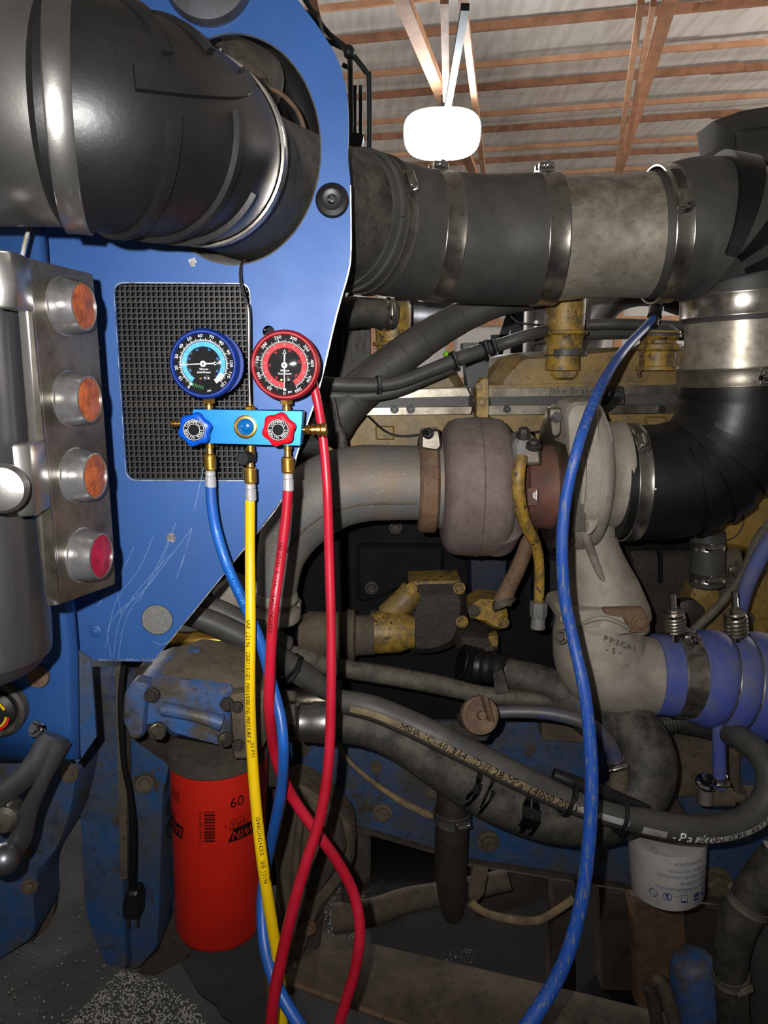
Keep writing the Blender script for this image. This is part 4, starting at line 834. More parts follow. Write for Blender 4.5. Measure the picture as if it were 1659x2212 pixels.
# outlet elbow
T = thing('outlet_elbow', 'pale sand-cast aluminium elbow with raised lettering below the turbocharger', 'elbow', Q(1300, 1540, YT))
PO = path([(1296, 1338, YT, 92), (1292, 1375, YT, 96), (1300, 1425, YT-.005, 98), (1332, 1452, YT-.01, 92), (1375, 1457, YT-.01, 84), (1422, 1458, YT-.01, 82)], 10); mb = MB(); mb.tube(PO, 56); finish('elbow_casting', mb, m_cast, T, 60)
mb = MB(); mb.tube(path([(1285, 1518, YT-.03, 14), (1340, 1530, YT-.03, 12), (1412, 1528, YT-.03, 12)], 6), 12); finish('cast_foot', mb, m_cast, T)
mb = MB(); mb.tube(path([(1250, 1350, YT-.07, 5), (1300, 1335, YT-.09, 5), (1350, 1352, YT-.085, 5), (1372, 1378, YT-.06, 5)], 6), 10); finish('cast_bead', mb, m_cast, T)
tx = MB()
for k, ch_ in enumerate('PPICAL'):
    c = Q(1309+k*12.5, 1380+k*4.6, YT-.0955+.0006*k); text_on(tx, ch_, .013, lambda u, v, c=c: c+Vector((u+v*.15, 0, v-u*.35)))
for k, ch_ in enumerate('-5-'):
    c = Q(1312+k*14, 1404+k*3, YT-.097); text_on(tx, ch_, .013, lambda u, v, c=c: c+Vector((u, 0, v-u*.2)))
o = finish('raised_lettering', tx, m_mark, T, 0); o.modifiers.new('s', 'SOLIDIFY').thickness = .003
# blue silicone hose
YH = YT-.01
PS = path([(1408, 1456, YH, 86), (1480, 1460, YH, 88), (1500, 1462, YH, 92), (1530, 1465, YH, 98), (1560, 1470, YH, 100), (1620, 1480, YH, 104), (1720, 1500, YH, 104)], 14)
T = thing('silicone_hose', 'dusty blue bulging silicone hose with wire hoops on the outlet elbow', 'hose', Q(1540, 1465, YH))
RS = resample(PS, .0015); out = []
for p, r in RS:
    x = proj(p)[0]
    if x < 1492: k = 1.0
    elif x < 1545: k = 1+.08*sin(pi*(x-1492)/53)**.5
    elif x < 1592: k = 1.0+.10*sin(pi*(x-1545)/47)**.5
    elif x < 1660: k = 1.02+.10*sin(pi*(x-1592)/68)**.5
    else: k = 1.03
    out.append((p, r*k))
mb = MB(); mb.tube(out, 64); sh = finish('hose_body', mb, m_sil, T, 60)
for x in (1545, 1592): 
    p, t, r, i = near(PS, x, 1465); mb = MB(); n = 48; rs = []
    u_ = perp(t, 0); w_ = perp(t, 90); mb.tube([(p+(u_*cos(2*pi*k/n)+w_*sin(2*pi*k/n))*(r*1.015)+t*.003, .0028) for k in range(n+1)], 8); finish('wire_hoop', mb, m_steel, T)
clamp(PS, 1470, 1459, 42, 'wide polished band clamp round the blue silicone hose', ang=84, kind='tbolt', mat=m_steel, extra=.002)
def springbolt(px, y0, y1, ys0, ys1, Y, lbl):
    T = thing('spring_bolt', lbl, 'spring', Q(px, y1, Y)); k = S(px, y0, Y); a, b_ = Q(px-2, y0, Y), Q(px+4, y1, Y); d = (b_-a).normalized()
    mb = MB(); mb.lathe(a, d, [(0, 5*k), (.001, 6*k), ((b_-a).length, 6*k)], 16); mb.lathe(a, d, [(.0005*i+.002, (6 if i % 2 else 6.8)*k) for i in range(50)], 16); finish('threaded_rod', mb, m_chrome, T, 20)
    mb = MB(); s = Q(px, ys0, Y); mb.hexa(s-d*.008, d, 12*k, .008); mb.lathe(s, d, [(0, 22*k), (.003, 23*k), (.004, 22*k)], 28); finish('nut', mb, m_steel, T, 30)
    mb = MB(); e = Q(px, ys1, Y); L = (e-s).length; n = 96; turns = 5; u_ = d.orthogonal().normalized(); w_ = d.cross(u_)
    mb.tube([(s+d*(.006+(L-.006)*i/n)+(u_*cos(2*pi*turns*i/n)+w_*sin(2*pi*turns*i/n))*20*k, 5*k) for i in range(n+1)], 10); finish('coil_spring', mb, m_lightbar, T)
springbolt(1455, 1284, 1385, 1322, 1362, 1.20, 'upright bolt with coil spring on the blue silicone hose clamp')
springbolt(1588, 1278, 1385, 1322, 1370, 1.20, 'second upright coil spring bolt at the right, above the hose hoops')
# exhaust pipe
T = thing('exhaust_pipe', 'scaled grey exhaust pipe bending down from the turbocharger behind the panel', 'pipe', Q(700, 1060, YT))
PX = path([(905, 1043, YT, 80), (850, 1043, YT, 81), (780, 1045, YT, 83), (715, 1062, YT-.0, 84), (665, 1098, YT, 80), (628, 1150, YT, 66), (607, 1205, YT-.01, 52), (600, 1260, YT-.02, 44), (598, 1290, YT-.02, 42)], 10); mb = MB(); mb.tube(PX, 56); finish('pipe_body', mb, m_exh, T, 60)
mb = MB(); mb.tube([(p+Vector((0, -1, -.42)).normalized()*(r*1.0), .0022) for p, r in PX[2:52]], 8); finish('weld_seam', mb, m_mud, T)
for (y_, r1, r2) in ((1290, 44, 46), (1330, 52, 50)):
    c = Q(598, y_, YT-.02); k = S(598, y_, YT); mb = MB(); mb.lathe(c, Vector((.05, 0, -1)), [(-.014, r1*k*.8), (-.008, r1*k), (.006, r2*k), (.012, r2*k*.9)], 36); finish('flange', mb, m_cast, T)
slab([(452, 1282), (500, 1240), (560, 1270), (650, 1300), (645, 1340), (600, 1348), (500, 1310)], YT+.02, .03, 14, bev=.006, name='mounting_plate', mat=m_cast, parent=T)
# oil lines
Po, To = hose('oil_feed_line', 'oil line with flaking yellow paint running down in front of the turbocharger', [(1128, 985, 1.165, 12), (1120, 1030, 1.155, 14), (1122, 1080, 1.16, 14), (1135, 1130, 1.18, 14), (1158, 1180, 1.21, 12), (1165, 1230, 1.23, 11), (1164, 1300, 1.24, 11)], m_yelchip, 20, cat='pipe')
mb = MB(); c = Q(1164, 1300, 1.24); mb.hexa(c, Vector((0, 0, -1)), .015, .03); mb.lathe(c+Vector((0, 0, -.028)), Vector((0, 0, -1)), [(0, .012), (.02, .013)], 16); finish('line_nut', mb, m_exh, To, 30)
Pd, Td = hose('oil_drain_line', 'brown oil drain pipe slanting down to a yellow flange under the turbocharger', [(1150, 1120, 1.30, 16), (1140, 1170, 1.30, 16), (1120, 1225, 1.31, 17), (1098, 1270, 1.32, 18), (1085, 1300, 1.32, 22)], m_rust, 20, cat='pipe')
mb = MB(); c = Q(1088, 1302, 1.32); mb.lathe(c, Vector((.5, -.3, -1)), [(-.01, .018), (0, .024), (.005, .024), (.006, .018)], 24); finish('collar', mb, m_rubgrey, Td)
# ---------------------------------------------------------------- engine block and head
T = thing('engine_block', 'dark grimy engine block behind the turbocharger', 'engine', Q(900, 1500, 1.9))
slab([(560, 985), (1700, 985), (1700, 1620), (560, 1560)], 1.62, .35, 10, bev=.02, name='block_wall', mat=m_black, parent=T)
slab([(770, 1175), (960, 1175), (960, 1240), (905, 1250), (820, 1290), (770, 1300)], 1.60, .05, 12, bev=.01, name='side_cover', mat=m_black, parent=T)
slab([(1010, 1195), (1100, 1200), (1090, 1300), (1012, 1300)], 1.585, .05, 8, bev=.01, name='side_cover', mat=m_navy, parent=T)
slab([(1150, 1200), (1215, 1200), (1215, 1360), (1150, 1360)], 1.59, .05, 8, bev=.01, name='side_cover', mat=m_navy, parent=T)
slab([(1360, 1190), (1500, 1190), (1500, 1420), (1345, 1420)], 1.57, .06, 10, bev=.012, name='side_cover', mat=m_grime, parent=T)
slab([(1425, 1195), (1432, 1195), (1432, 1260), (1425, 1260)], 1.56, .02, name='groove', mat=m_black, parent=T)
for x, y_ in ((803, 1270), (1433, 1256), (1265, 1220), (855, 1140)): bolt(x, y_, 1.575, 11, FRONT, T, m_grime)
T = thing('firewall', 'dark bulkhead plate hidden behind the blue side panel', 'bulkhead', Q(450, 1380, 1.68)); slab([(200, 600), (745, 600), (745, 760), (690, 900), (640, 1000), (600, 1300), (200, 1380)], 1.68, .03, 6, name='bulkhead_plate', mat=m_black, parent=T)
T = thing('cylinder_head', 'dull yellow cylinder head casting under the valve covers', 'engine', Q(1100, 1010, 1.5))
slab([(700, 892), (1478, 892), (1478, 1010), (700, 1010)], 1.50, .30, 6, bev=.008, name='head_casting', mat=m_yellow, parent=T)
slab([(810, 920), (852, 920), (852, 950), (812, 950)], 1.49, .03, 4, bev=.004, name='boss', mat=m_yellow, parent=T); slab([(1395, 900), (1440, 900), (1440, 925), (1395, 925)], 1.49, .03, 4, bev=.004, name='boss', mat=m_yellow, parent=T)
mb = MB(); mb.tube(path([(745, 872, 1.44, 2.5), (790, 895, 1.46, 2.5), (830, 930, 1.48, 2.5), (870, 942, 1.48, 2.5), (960, 935, 1.48, 2.5), (1100, 940, 1.48, 2.5), (1190, 928, 1.48, 2.5)], 6), 8); solo('thin_wire', mb, m_plastic, 'thin black wire draped across the yellow cylinder head', 'wire')
T = thing('brake_housing', 'blackened engine brake spacer housing with raised lettering below the right valve cover', 'housing', Q(1250, 890, 1.46))
slab([(1042, 840), (1478, 830), (1478, 850), (1042, 858)], 1.445, .2, 3, bev=.004, name='upper_rail', mat=m_lightbar, parent=T); slab([(1044, 856), (1478, 848), (1478, 882), (1050, 884)], 1.46, .2, 6, bev=.01, name='housing_wall', mat=m_rub, parent=T); slab([(1040, 876), (1478, 874), (1478, 892), (1040, 896)], 1.445, .2, 3, bev=.004, name='lower_rail', mat=m_lightbar, parent=T)
w = MB(); c = Q(1236, 845, 1.4435); text_on(w, 'Jake Brake', .018, lambda x, y_: c+Vector((x, 0, y_)), sx=1.15); finish('raised_lettering', w, m_rubgrey, T, 0)
slab([(1316, 835), (1348, 835), (1350, 875), (1316, 875)], 1.43, .03, 5, bev=.004, name='sensor_block', mat=m_grime, parent=T); bolt(1332, 855, 1.425, 12, FRONT, T, m_plastic)
for x in (1095, 1430): bolt(x, 884, 1.44, 6, FRONT, T, m_plastic)
T = thing('brake_housing', 'blackened spacer housing below the left valve cover', 'housing', Q(880, 895, 1.46))
slab([(752, 846), (1012, 838), (1020, 856), (752, 862)], 1.445, .2, 4, bev=.004, name='upper_rail', mat=m_lightbar, parent=T); slab([(752, 858), (1022, 852), (1022, 884), (752, 888)], 1.46, .2, 6, bev=.01, name='housing_wall', mat=m_rub, parent=T); slab([(720, 882), (1024, 878), (1020, 894), (720, 898)], 1.445, .2, 4, bev=.004, name='lower_rail', mat=m_lightbar, parent=T)
for x in (852, 887): bolt(x, 884, 1.44, 7, FRONT, T, m_plastic)
mb = MB(); mb.tube(path([(1334, 862, 1.42, 8), (1318, 878, 1.40, 7), (1300, 892, 1.38, 5), (1292, 905, 1.36, 4)], 5), 10); solo('sensor_plug', mb, m_plastic, 'black sensor plug and lead on the engine brake housing', 'plug')
T = thing('valve_cover', 'dusty yellow valve cover with sloped end under the upright yellow pipe', 'cover', Q(1250, 840, 1.5))
def prism(front, Y, dY, back_in, name, mat, parent):   # cover whose upper part leans back
    a = outl(front, Y); b_ = [p+Vector((0, dY, 0)) for p in a]; return a, b_
slab([(1050, 842), (1052, 826), (1070, 800), (1092, 770), (1112, 762), (1478, 742), (1478, 832)], 1.47, .28, 10, 4, bev=.03, name='cover_body', mat=m_yellow, parent=T)
slab([(1044, 846), (1048, 832), (1478, 822), (1478, 834)], 1.455, .3, 4, bev=.004, name='cover_lip', mat=m_yellow, parent=T)
slab([(1190, 775), (1248, 772), (1252, 810), (1240, 822), (1195, 822), (1186, 808)], 1.463, .03, 8, bev=.008, name='cover_pad', mat=m_yelchip, parent=T)
T = thing('valve_cover', 'yellow valve cover partly hidden by the wrapped duct at the left', 'cover', Q(900, 850, 1.5))
slab([(780, 850), (800, 812), (850, 800), (940, 790), (985, 800), (1008, 842)], 1.47, .28, 10, bev=.025, name='cover_body', mat=m_yellow, parent=T)
slab([(760, 856), (780, 842), (1012, 836), (1016, 848)], 1.455, .3, 4, bev=.004, name='cover_lip', mat=m_yellow, parent=T)
mb = MB(); c = Q(966, 765, 1.55); mb.sphere(c, .010, 10, 6, (1, 1, .6)); solo('green_marker', mb, m_grn, 'small bright green dab behind the black wiring bundle', 'tape')
T = thing('head_bracket', 'yellow chipped bracket standing between the two valve covers', 'bracket', Q(1035, 900, 1.43))
slab([(1028, 838), (1040, 815), (1056, 815), (1056, 905), (1040, 915), (1028, 905)], 1.435, .04, 4, bev=.004, name='bracket_plate', mat=m_yelchip, parent=T); bolt(1040, 868, 1.43, 8, FRONT, T, m_yellow); bolt(1035, 835, 1.43, 6, FRONT, T, m_yellow)
slab([(1000, 740), (1060, 740), (1052, 836), (1010, 836)], 1.56, .06, 4, name='lifting_plate', mat=m_plastic, parent=T)
# upright yellow breather pipe and filler cap
def vl(px, Y, prof, mat, name, T, seg=40):            # vertical lathe in pixels (y, radius)
    k = S(px, prof[0][0], Y); c = Q(px, prof[0][0], Y); mb = MB(); pr = [(Q(px, y_, Y).z, r*k) for y_, r in prof]; mb.lathe(Vector((c.x, c.y, 0)), Zu, [(z, r) for z, r in pr], seg); return finish(name, mb, mat, T, 40)
T = thing('breather_pipe', 'upright yellow pipe rising from the valve cover to the aluminium pipe', 'pipe', Q(1222, 790, 1.44))
vl(1222, 1.44, [(640, 43), (714, 43), (716, 51), (722, 52), (726, 44), (742, 38), (752, 40), (756, 42), (766, 42), (768, 36), (800, 38)], m_yelchip, 'pipe_tube', T)
vl(1222, 1.44, [(754, 43), (755, 45), (768, 45), (769, 43)], m_rub, 'joint_band', T)
T = thing('oil_filler', 'yellow oil filler neck with stepped cap and chain beside the dusty pipe', 'filler cap', Q(1424, 795, 1.44))
vl(1424, 1.44, [(714, 30), (716, 44), (728, 46), (732, 42), (736, 38), (742, 38), (745, 46), (750, 47), (756, 45), (760, 38), (790, 37), (792, 44), (800, 45)], m_yelchip, 'filler_neck', T)
vl(1424, 1.44, [(700, 12), (703, 26), (712, 38), (722, 47), (728, 46)], m_rub, 'filler_cap', T)
for i in range(12):
    c = Q(1392-i*.9+3*sin(i), 735+i*6.6, 1.38); mb = MB(); n = 10; a_ = i % 2; mb.tube([(c+Vector(((.003 if a_ else .0012)*cos(2*pi*k/n), (.0012 if a_ else .003)*cos(2*pi*k/n), .005*sin(2*pi*k/n))), .0009) for k in range(n+1)], 5); finish('chain_link', mb, m_rust, T)
# left yellow stack and rubber elbow
T = thing('thermostat_housing', 'grimy yellow rounded housing behind the blue panel edge', 'housing', Q(848, 750, 1.5))
mb = MB(); mb.tube(path([(850, 780, 1.5, 34), (849, 740, 1.5, 36), (849, 690, 1.5, 39), (850, 660, 1.5, 38), (851, 648, 1.5, 34)], 6), 4*8); finish('housing_body', mb, m_yelchip, T); vl(848, 1.5, [(738, 38), (740, 43), (746, 43), (748, 38)], m_yellow, 'housing_flange', T)
PRh = path([(700, 680, 1.42, 32), (740, 676, 1.42, 32), (790, 675, 1.43, 32), (850, 680, 1.45, 32)], 8); T = thing('coolant_hose', 'short grey ribbed coolant hose running into the yellow housing', 'hose', Q(780, 675, 1.43)); mb = MB(); mb.tube(PRh, 32); mb.tube([(p, r*1.05) for p, r in PRh[8:14]], 32); finish('hose_tube', mb, m_rubgrey, T)
clamp(PRh, 830, 678, 16, 'small slotted clamp on the short hose at the yellow housing', ang=10, extra=.002)
T = thing('filter_can', 'dark rounded metal can behind the yellow housing under the big duct', 'canister', Q(920, 690, 1.75)); slab([(880, 700), (900, 700), (905, 1000), (880, 1000)], 1.74, .03, name='can_bracket', mat=m_grime, parent=T); mb = MB(); P = path([(850, 680, 1.75, 52), (930, 682, 1.75, 52), (960, 682, 1.75, 50), (974, 682, 1.75, 44)], 6); mb.tube(P, 40); finish('can_body', mb, m_tank, T)
T = thing('dark_bracket', 'dark ribbed metal bracket behind the blue panel edge', 'bracket', Q(740, 800, 1.6))
slab([(690, 700), (800, 702), (800, 860), (680, 860)], 1.62, .1, 4, name='bracket_body', mat=m_grime, parent=T)
for i in range(5): slab([(722+i*15, 715), (728+i*15, 715), (728+i*15, 770), (722+i*15, 770)], 1.6, .03, name='fin', mat=m_rubgrey, parent=T)
# wrapped duct and looms
PW = path([(700, 950, 1.36, 44), (745, 880, 1.38, 44), (810, 815, 1.40, 42), (900, 745, 1.42, 38), (980, 695, 1.44, 34), (1060, 660, 1.45, 30), (1120, 648, 1.46, 26), (1180, 645, 1.47, 22)], 10)
T = thing('wrapped_duct', 'black tape-wrapped duct slanting up under the horizontal intake pipes', 'duct', Q(850, 780, 1.4)); RSm = resample(PW, .002); mb = MB(); mb.tube([(p, r*(1+.02*((i % 22)/22))) for i, (p, r) in enumerate(RSm)], 32); finish('duct_body', mb, m_rub, T, 25)
for (pts, lbl, mt) in (([(660, 826, 1.33, 15), (760, 832, 1.34, 16), (850, 828, 1.35, 15), (930, 800, 1.36, 15), (1010, 768, 1.37, 16), (1080, 745, 1.38, 14), (1150, 722, 1.39, 13), (1230, 706, 1.5, 12), (1330, 700, 1.5, 12), (1480, 706, 1.5, 12)], 'thick black cable loom running over the left valve cover', m_rub),
                       ([(660, 850, 1.36, 14), (760, 856, 1.36, 14), (850, 846, 1.37, 13), (930, 815, 1.38, 12), (990, 790, 1.39, 12)], 'black cable lying under the thick loom at the left valve cover', m_rub),
                       ([(1150, 735, 1.52, 12), (1260, 722, 1.53, 14), (1380, 718, 1.54, 14), (1480, 722, 1.54, 14)], 'black hose lying along the top of the right valve cover', m_rub),
                       ([(1090, 665, 1.6, 2.5), (1110, 690, 1.6, 2.5), (1140, 700, 1.6, 2.5), (1240, 704, 1.6, 2.5), (1330, 695, 1.6, 2.5), (1400, 700, 1.6, 2.5)], 'thin black wire crossing behind the upright yellow pipe', m_plastic)):
    P_, T_ = hose('cable_loom', lbl, pts, mt, 16, cat='cable')
    if pts[0][3] == 15: Pl = P_
for (x, y_) in ((820, 830), (985, 782), (1045, 758), (1062, 752)): clamp(Pl, x, y_, 10, {820: 'cable tie at the left end of the black loom', 985: 'cable tie at the middle of the black loom', 1045: 'left of two rings on the black loom beside the bracket', 1062: 'right of two rings on the black loom beside the bracket'}[x], ang=10, kind='worm', mat=m_plastic, slots=False, extra=.003, name='cable_tie')
T = thing('polished_elbow', 'polished metal tube elbow behind the engine seen under the intake pipe', 'elbow', Q(1300, 660, 1.9)); mb = MB(); mb.tube(path([(1247, 1010, 1.9, 42), (1248, 900, 1.9, 42), (1250, 800, 1.9, 42), (1258, 740, 1.9, 42), (1275, 690, 1.9, 42), (1325, 635, 1.9, 42), (1400, 618, 1.9, 42), (1480, 640, 1.9, 42)], 8), 40); finish('elbow_tube', mb, m_alubright, T)
T = thing('white_tank', 'pale round tank standing far behind the engine', 'tank', Q(1155, 740, 3)); mb = MB(); mb.tube([(Vector((Q(1158, 700, 3).x, 3, z)), .05) for z in (0, .6, 1.2, 2.0)], 32); finish('tank_body', mb, m_alubright, T)
T = thing('far_stand', 'dark metal stand leaning behind the engine near the white wall', 'stand', Q(1090, 760, 2.6)); beam(Vector((Q(1075, 765, 2.6).x-.45, 2.6, 0)), Q(1108, 660, 2.6), .03, .02, 'stand_leg', m_frame, T); beam(Vector((Q(1120, 770, 2.6).x, 2.6, 0)), Q(1118, 660, 2.6), .04, .02, 'stand_leg', m_frame, T); beam(Q(1060, 730, 2.6), Q(1150, 728, 2.6), .02, .02, 'stand_bar', m_frame, T)
mb = MB(); mb.tube(path([(742, 975, 1.30, 11), (737, 940, 1.30, 11), (731, 925, 1.30, 8), (728, 900, 1.3, 4), (722, 870, 1.3, 3), (718, 860, 1.3, 3)], 5), 14); solo('sensor_probe', mb, m_rubgrey, 'small probe with a thin lead standing above the exhaust pipe', 'sensor')
# ---------------------------------------------------------------- middle: pump, couplings
T = thing('oil_pump_housing', 'black oily pump housing with patches of yellow paint in the middle', 'pump', Q(930, 1410, 1.5))
slab([(893, 1262), (1000, 1260), (1010, 1290), (1008, 1350), (985, 1395), (935, 1412), (880, 1410), (870, 1330)], 1.45, .12, 22, 4, bev=.02, name='pump_body', mat=m_grime, parent=T)
slab([(882, 1255), (995, 1252), (1002, 1268), (885, 1272)], 1.47, .08, 5, bev=.004, name='pump_flange', mat=m_yelchip, parent=T)
mb = MB(); c = Q(800, 1365, 1.44); k = S(800, 1365, 1.44); mb.lathe(c, X, [(0, 44*k), (.004, 47*k), (.03, 46*k), (.06, 45*k), (.075, 38*k), (.09, 34*k)], 36); finish('inlet_neck', mb, m_yelchip, T)
mb = MB(); mb.tube(path([(835, 1330, 1.46, 26), (870, 1300, 1.46, 28), (890, 1275, 1.47, 26)], 5), 18); finish('bypass_tube', mb, m_yellow, T)
for x, y_ in ((888, 1272), (992, 1270), (998, 1343), (882, 1380)): bolt(x, y_, 1.44, 10, FRONT, T, m_yelchip)
T = thing('coolant_coupler', 'dusty yellow-brown pipe coupler left of the black pump', 'coupler', Q(710, 1400, 1.42))
mb = MB(); c = Q(648, 1372, 1.42); k = S(648, 1372, 1.42); mb.lathe(c, X, [(0, 42*k), (.02, 52*k), (.09, 50*k), (.094, 56*k), (.11, 56*k), (.114, 44*k), (.15, 42*k)], 36); finish('coupler_body', mb, m_mud, T)
mb = MB(); c = Q(772, 1368, 1.43); mb.lathe(c, X, [(0, 40*k), (.03, 40*k)], 32); finish('rubber_joint', mb, m_rub, T)
T = thing('water_flange', 'yellow flaked flange casting with two bolts below the drain pipe', 'flange', Q(1060, 1350, 1.4))
slab([(1012, 1312), (1040, 1292), (1090, 1300), (1098, 1330), (1095, 1352), (1075, 1362), (1030, 1340), (1014, 1335)], 1.40, .08, 10, bev=.012, name='flange_body', mat=m_yelchip, parent=T); bolt(1024, 1320, 1.395, 10, FRONT, T, m_rubgrey); bolt(1088, 1345, 1.395, 9, FRONT, T, m_yelchip); slab([(980, 1362), (1075, 1366), (1078, 1410), (985, 1405)], 1.44, .08, 10, bev=.015, name='lower_boss', mat=m_grime, parent=T); slab([(1055, 1375), (1078, 1372), (1076, 1400), (1058, 1398)], 1.43, .03, 5, bev=.004, name='yellow_pad', mat=m_yelchip, parent=T)
PQ = path([(995, 1430, 1.40, 38), (1020, 1436, 1.40, 38), (1060, 1442, 1.38, 34), (1110, 1448, 1.35, 32)], 8); T = thing('convoluted_boot', 'shiny black convoluted boot at the end of the dark coolant hose', 'boot', Q(1040, 1440, 1.38)); mb = MB(); mb.tube([(p, r*(1+.06*sin(i*1.7))) for i, (p, r) in enumerate(PQ)], 32); finish('boot_body', mb, m_rubc, T)
# right: yellow panel, joined hose, springs area
T = thing('yellow_panel', 'flat yellow painted housing behind the lower black elbow', 'housing', Q(1600, 1230, 1.42)); slab([(1480, 1120), (1540, 1060), (1720, 1020), (1720, 1200), (1640, 1215), (1620, 1192), (1560, 1180), (1500, 1170)], 1.46, .1, 14, bev=.012, name='housing_plate', mat=m_yelclean, parent=T)
mb = MB(); c = Q(1570, 1125, 1.457); mb.tube([(c+Vector((cos(a)*.034, 0, sin(a)*.04)), .0015) for a in [2*pi*i/32 for i in range(33)]], 6); finish('cast_ring', mb, m_grime, T)
PJ = path([(1528, 1150, 1.42, 36), (1528, 1180, 1.42, 36), (1528, 1220, 1.42, 36), (1527, 1262, 1.42, 36)], 8); T = thing('joint_hose', 'short black rubber joint held by two bright bands at the right', 'hose', Q(1528, 1205, 1.42)); mb = MB(); mb.tube(PJ, 36); finish('hose_tube', mb, m_rub, T)
clamp(PJ, 1528, 1176, 18, 'upper bright band on the short black rubber joint', ang=0, slots=False); clamp(PJ, 1528, 1244, 18, 'lower bright band on the short black rubber joint', ang=0, slots=False)
T = thing('pump_casting', 'rust and yellow stained casting behind the blue hose at the right edge', 'casting', Q(1560, 1380, 1.45))
slab([(1500, 1262), (1600, 1240), (1700, 1230), (1700, 1420), (1500, 1400), (1480, 1330)], 1.50, .1, 20, bev=.02, name='casting_body', mat=m_yellow, parent=T); slab([(1545, 1195), (1600, 1180), (1620, 1260), (1560, 1300)], 1.47, .05, 12, bev=.015, name='cast_lug', mat=m_mud, parent=T)
mb = MB(); c = Q(1480, 1320, 1.44); mb.lathe(c, FRONT, [(0, .03), (.02, .03), (.024, .024), (.024, .0001)], 28); finish('round_port', mb, m_grime, T)
for x, y_, r in ((1562, 1252, 11), (1590, 1236, 12), (1615, 1335, 10), (1510, 1385, 11)): bolt(x, y_, 1.46, r, FRONT, T, m_lightbar)
P_, T_ = hose('heater_hose', 'dusty blue heater hose descending at the right edge above the springs', [(1700, 1120, 1.28, 17), (1650, 1190, 1.29, 17), (1615, 1260, 1.30, 16), (1598, 1320, 1.32, 15)], m_sil, 20)
def conduit(lbl, pts, pitch=.0045, amp=.14, mt=None):
    T_ = thing('corrugated_conduit', lbl, 'conduit', Q(*pts[0][:3])); P = path(pts, 8); mb = MB(); mb.corr(P, pitch, amp, 20); finish('conduit_tube', mb, mt or m_loom, T_, 0); return P
conduit('grey corrugated conduit running diagonally behind the springs at the right edge', [(1700, 1090, 1.34, 11), (1640, 1160, 1.34, 11), (1610, 1230, 1.36, 11), (1560, 1300, 1.36, 10), (1500, 1360, 1.36, 10), (1478, 1385, 1.36, 10)])
conduit('dusty grey corrugated conduit crossing below the pump behind the red hoses', [(560, 1395, 1.24, 17), (640, 1415, 1.26, 19), (720, 1440, 1.28, 20), (830, 1458, 1.29, 21), (940, 1478, 1.29, 21), (1040, 1500, 1.29, 19), (1140, 1510, 1.29, 17), (1240, 1520, 1.28, 15), (1310, 1560, 1.27, 14), (1345, 1610, 1.27, 12)])
conduit('black corrugated conduit in the gap under the blue silicone hose', [(1395, 1560, 1.33, 24), (1430, 1562, 1.33, 26), (1480, 1548, 1.33, 26), (1540, 1530, 1.34, 24)], .007, .2, m_rub)
# long dark coolant hose that turns back on itself
PK, TK = hose('coolant_hose', 'very thick dusty black coolant hose curving back on itself at the lower right', [(720, 1560, 1.16, 42), (790, 1568, 1.16, 44), (860, 1595, 1.155, 46), (940, 1645, 1.15, 50), (1030, 1700, 1.145, 54), (1120, 1742, 1.14, 55), (1210, 1765, 1.14, 56), (1300, 1762, 1.15, 58), (1372, 1722, 1.17, 62), (1398, 1650, 1.19, 62), (1370, 1585, 1.22, 62), (1300, 1545, 1.27, 62), (1220, 1500, 1.30, 46), (1160, 1470, 1.32, 36), (1095, 1455, 1.34, 34)], m_rubgrey, 36, n=10)
for (x, y_, sp, wd) in ((1010, 1660, 30, .006), (1012, 1712, 24, .004), (1108, 1720, 34, .010), (1122, 1752, 26, .008)):
    p, t, r, i = near(PK, x+6, y_+30); random.seed(x); 
    for q in range(2):
        mb = MB(); a0 = 70-q*35; rs = []
        for k in range(13):
            a = a0-k*7; d = perp(t, a); ww = wd*(.75+.25*sin(k*.9+x+q))*(1-k/15)**.6+.0005; c = p+t*(.0012*sin(k*.6+x)+q*.007); rs.append([c+d*(r+.0004)-t*ww, c+d*(r+.0007), c+d*(r+.0004)+t*ww])
        mb.rings(rs, cap=False, closed_ring=False); finish('oil_streak', mb, m_oil, TK, 60)
# crimped fitting at its left end
T = thing('crimp_fitting', 'large plated hose fitting with hex nut left of the thick coolant hose', 'fitting', Q(660, 1560, 1.16))
k = S(650, 1560, 1.16); mb = MB(); c = Q(646, 1560, 1.16); mb.lathe(c, X, [(0, 36*k), (.004, 41*k), (.020, 41*k), (.024, 43*k), (.055, 44*k), (.062, 43*k), (.064, 38*k)], 40); finish('crimp_shell', mb, m_alubright, T)
mb = MB(); c = Q(622, 1556, 1.16); mb.hexa(c, X, 44*k, .017); mb.lathe(c, X, [(-.03, 34*k), (-.014, 34*k), (-.014, 38*k), (0, 38*k)], 32); finish('hex_nut', mb, m_lightbar, T, 30)
mb = MB(); c = Q(606, 1512, 1.22); mb.hexa(c, X, 25*k, .03); mb.lathe(c, X, [(.03, 20*k), (.05, 26*k), (.075, 22*k), (.12, 21*k)], 24); finish('upper_fitting', mb, m_lightbar, T, 30)
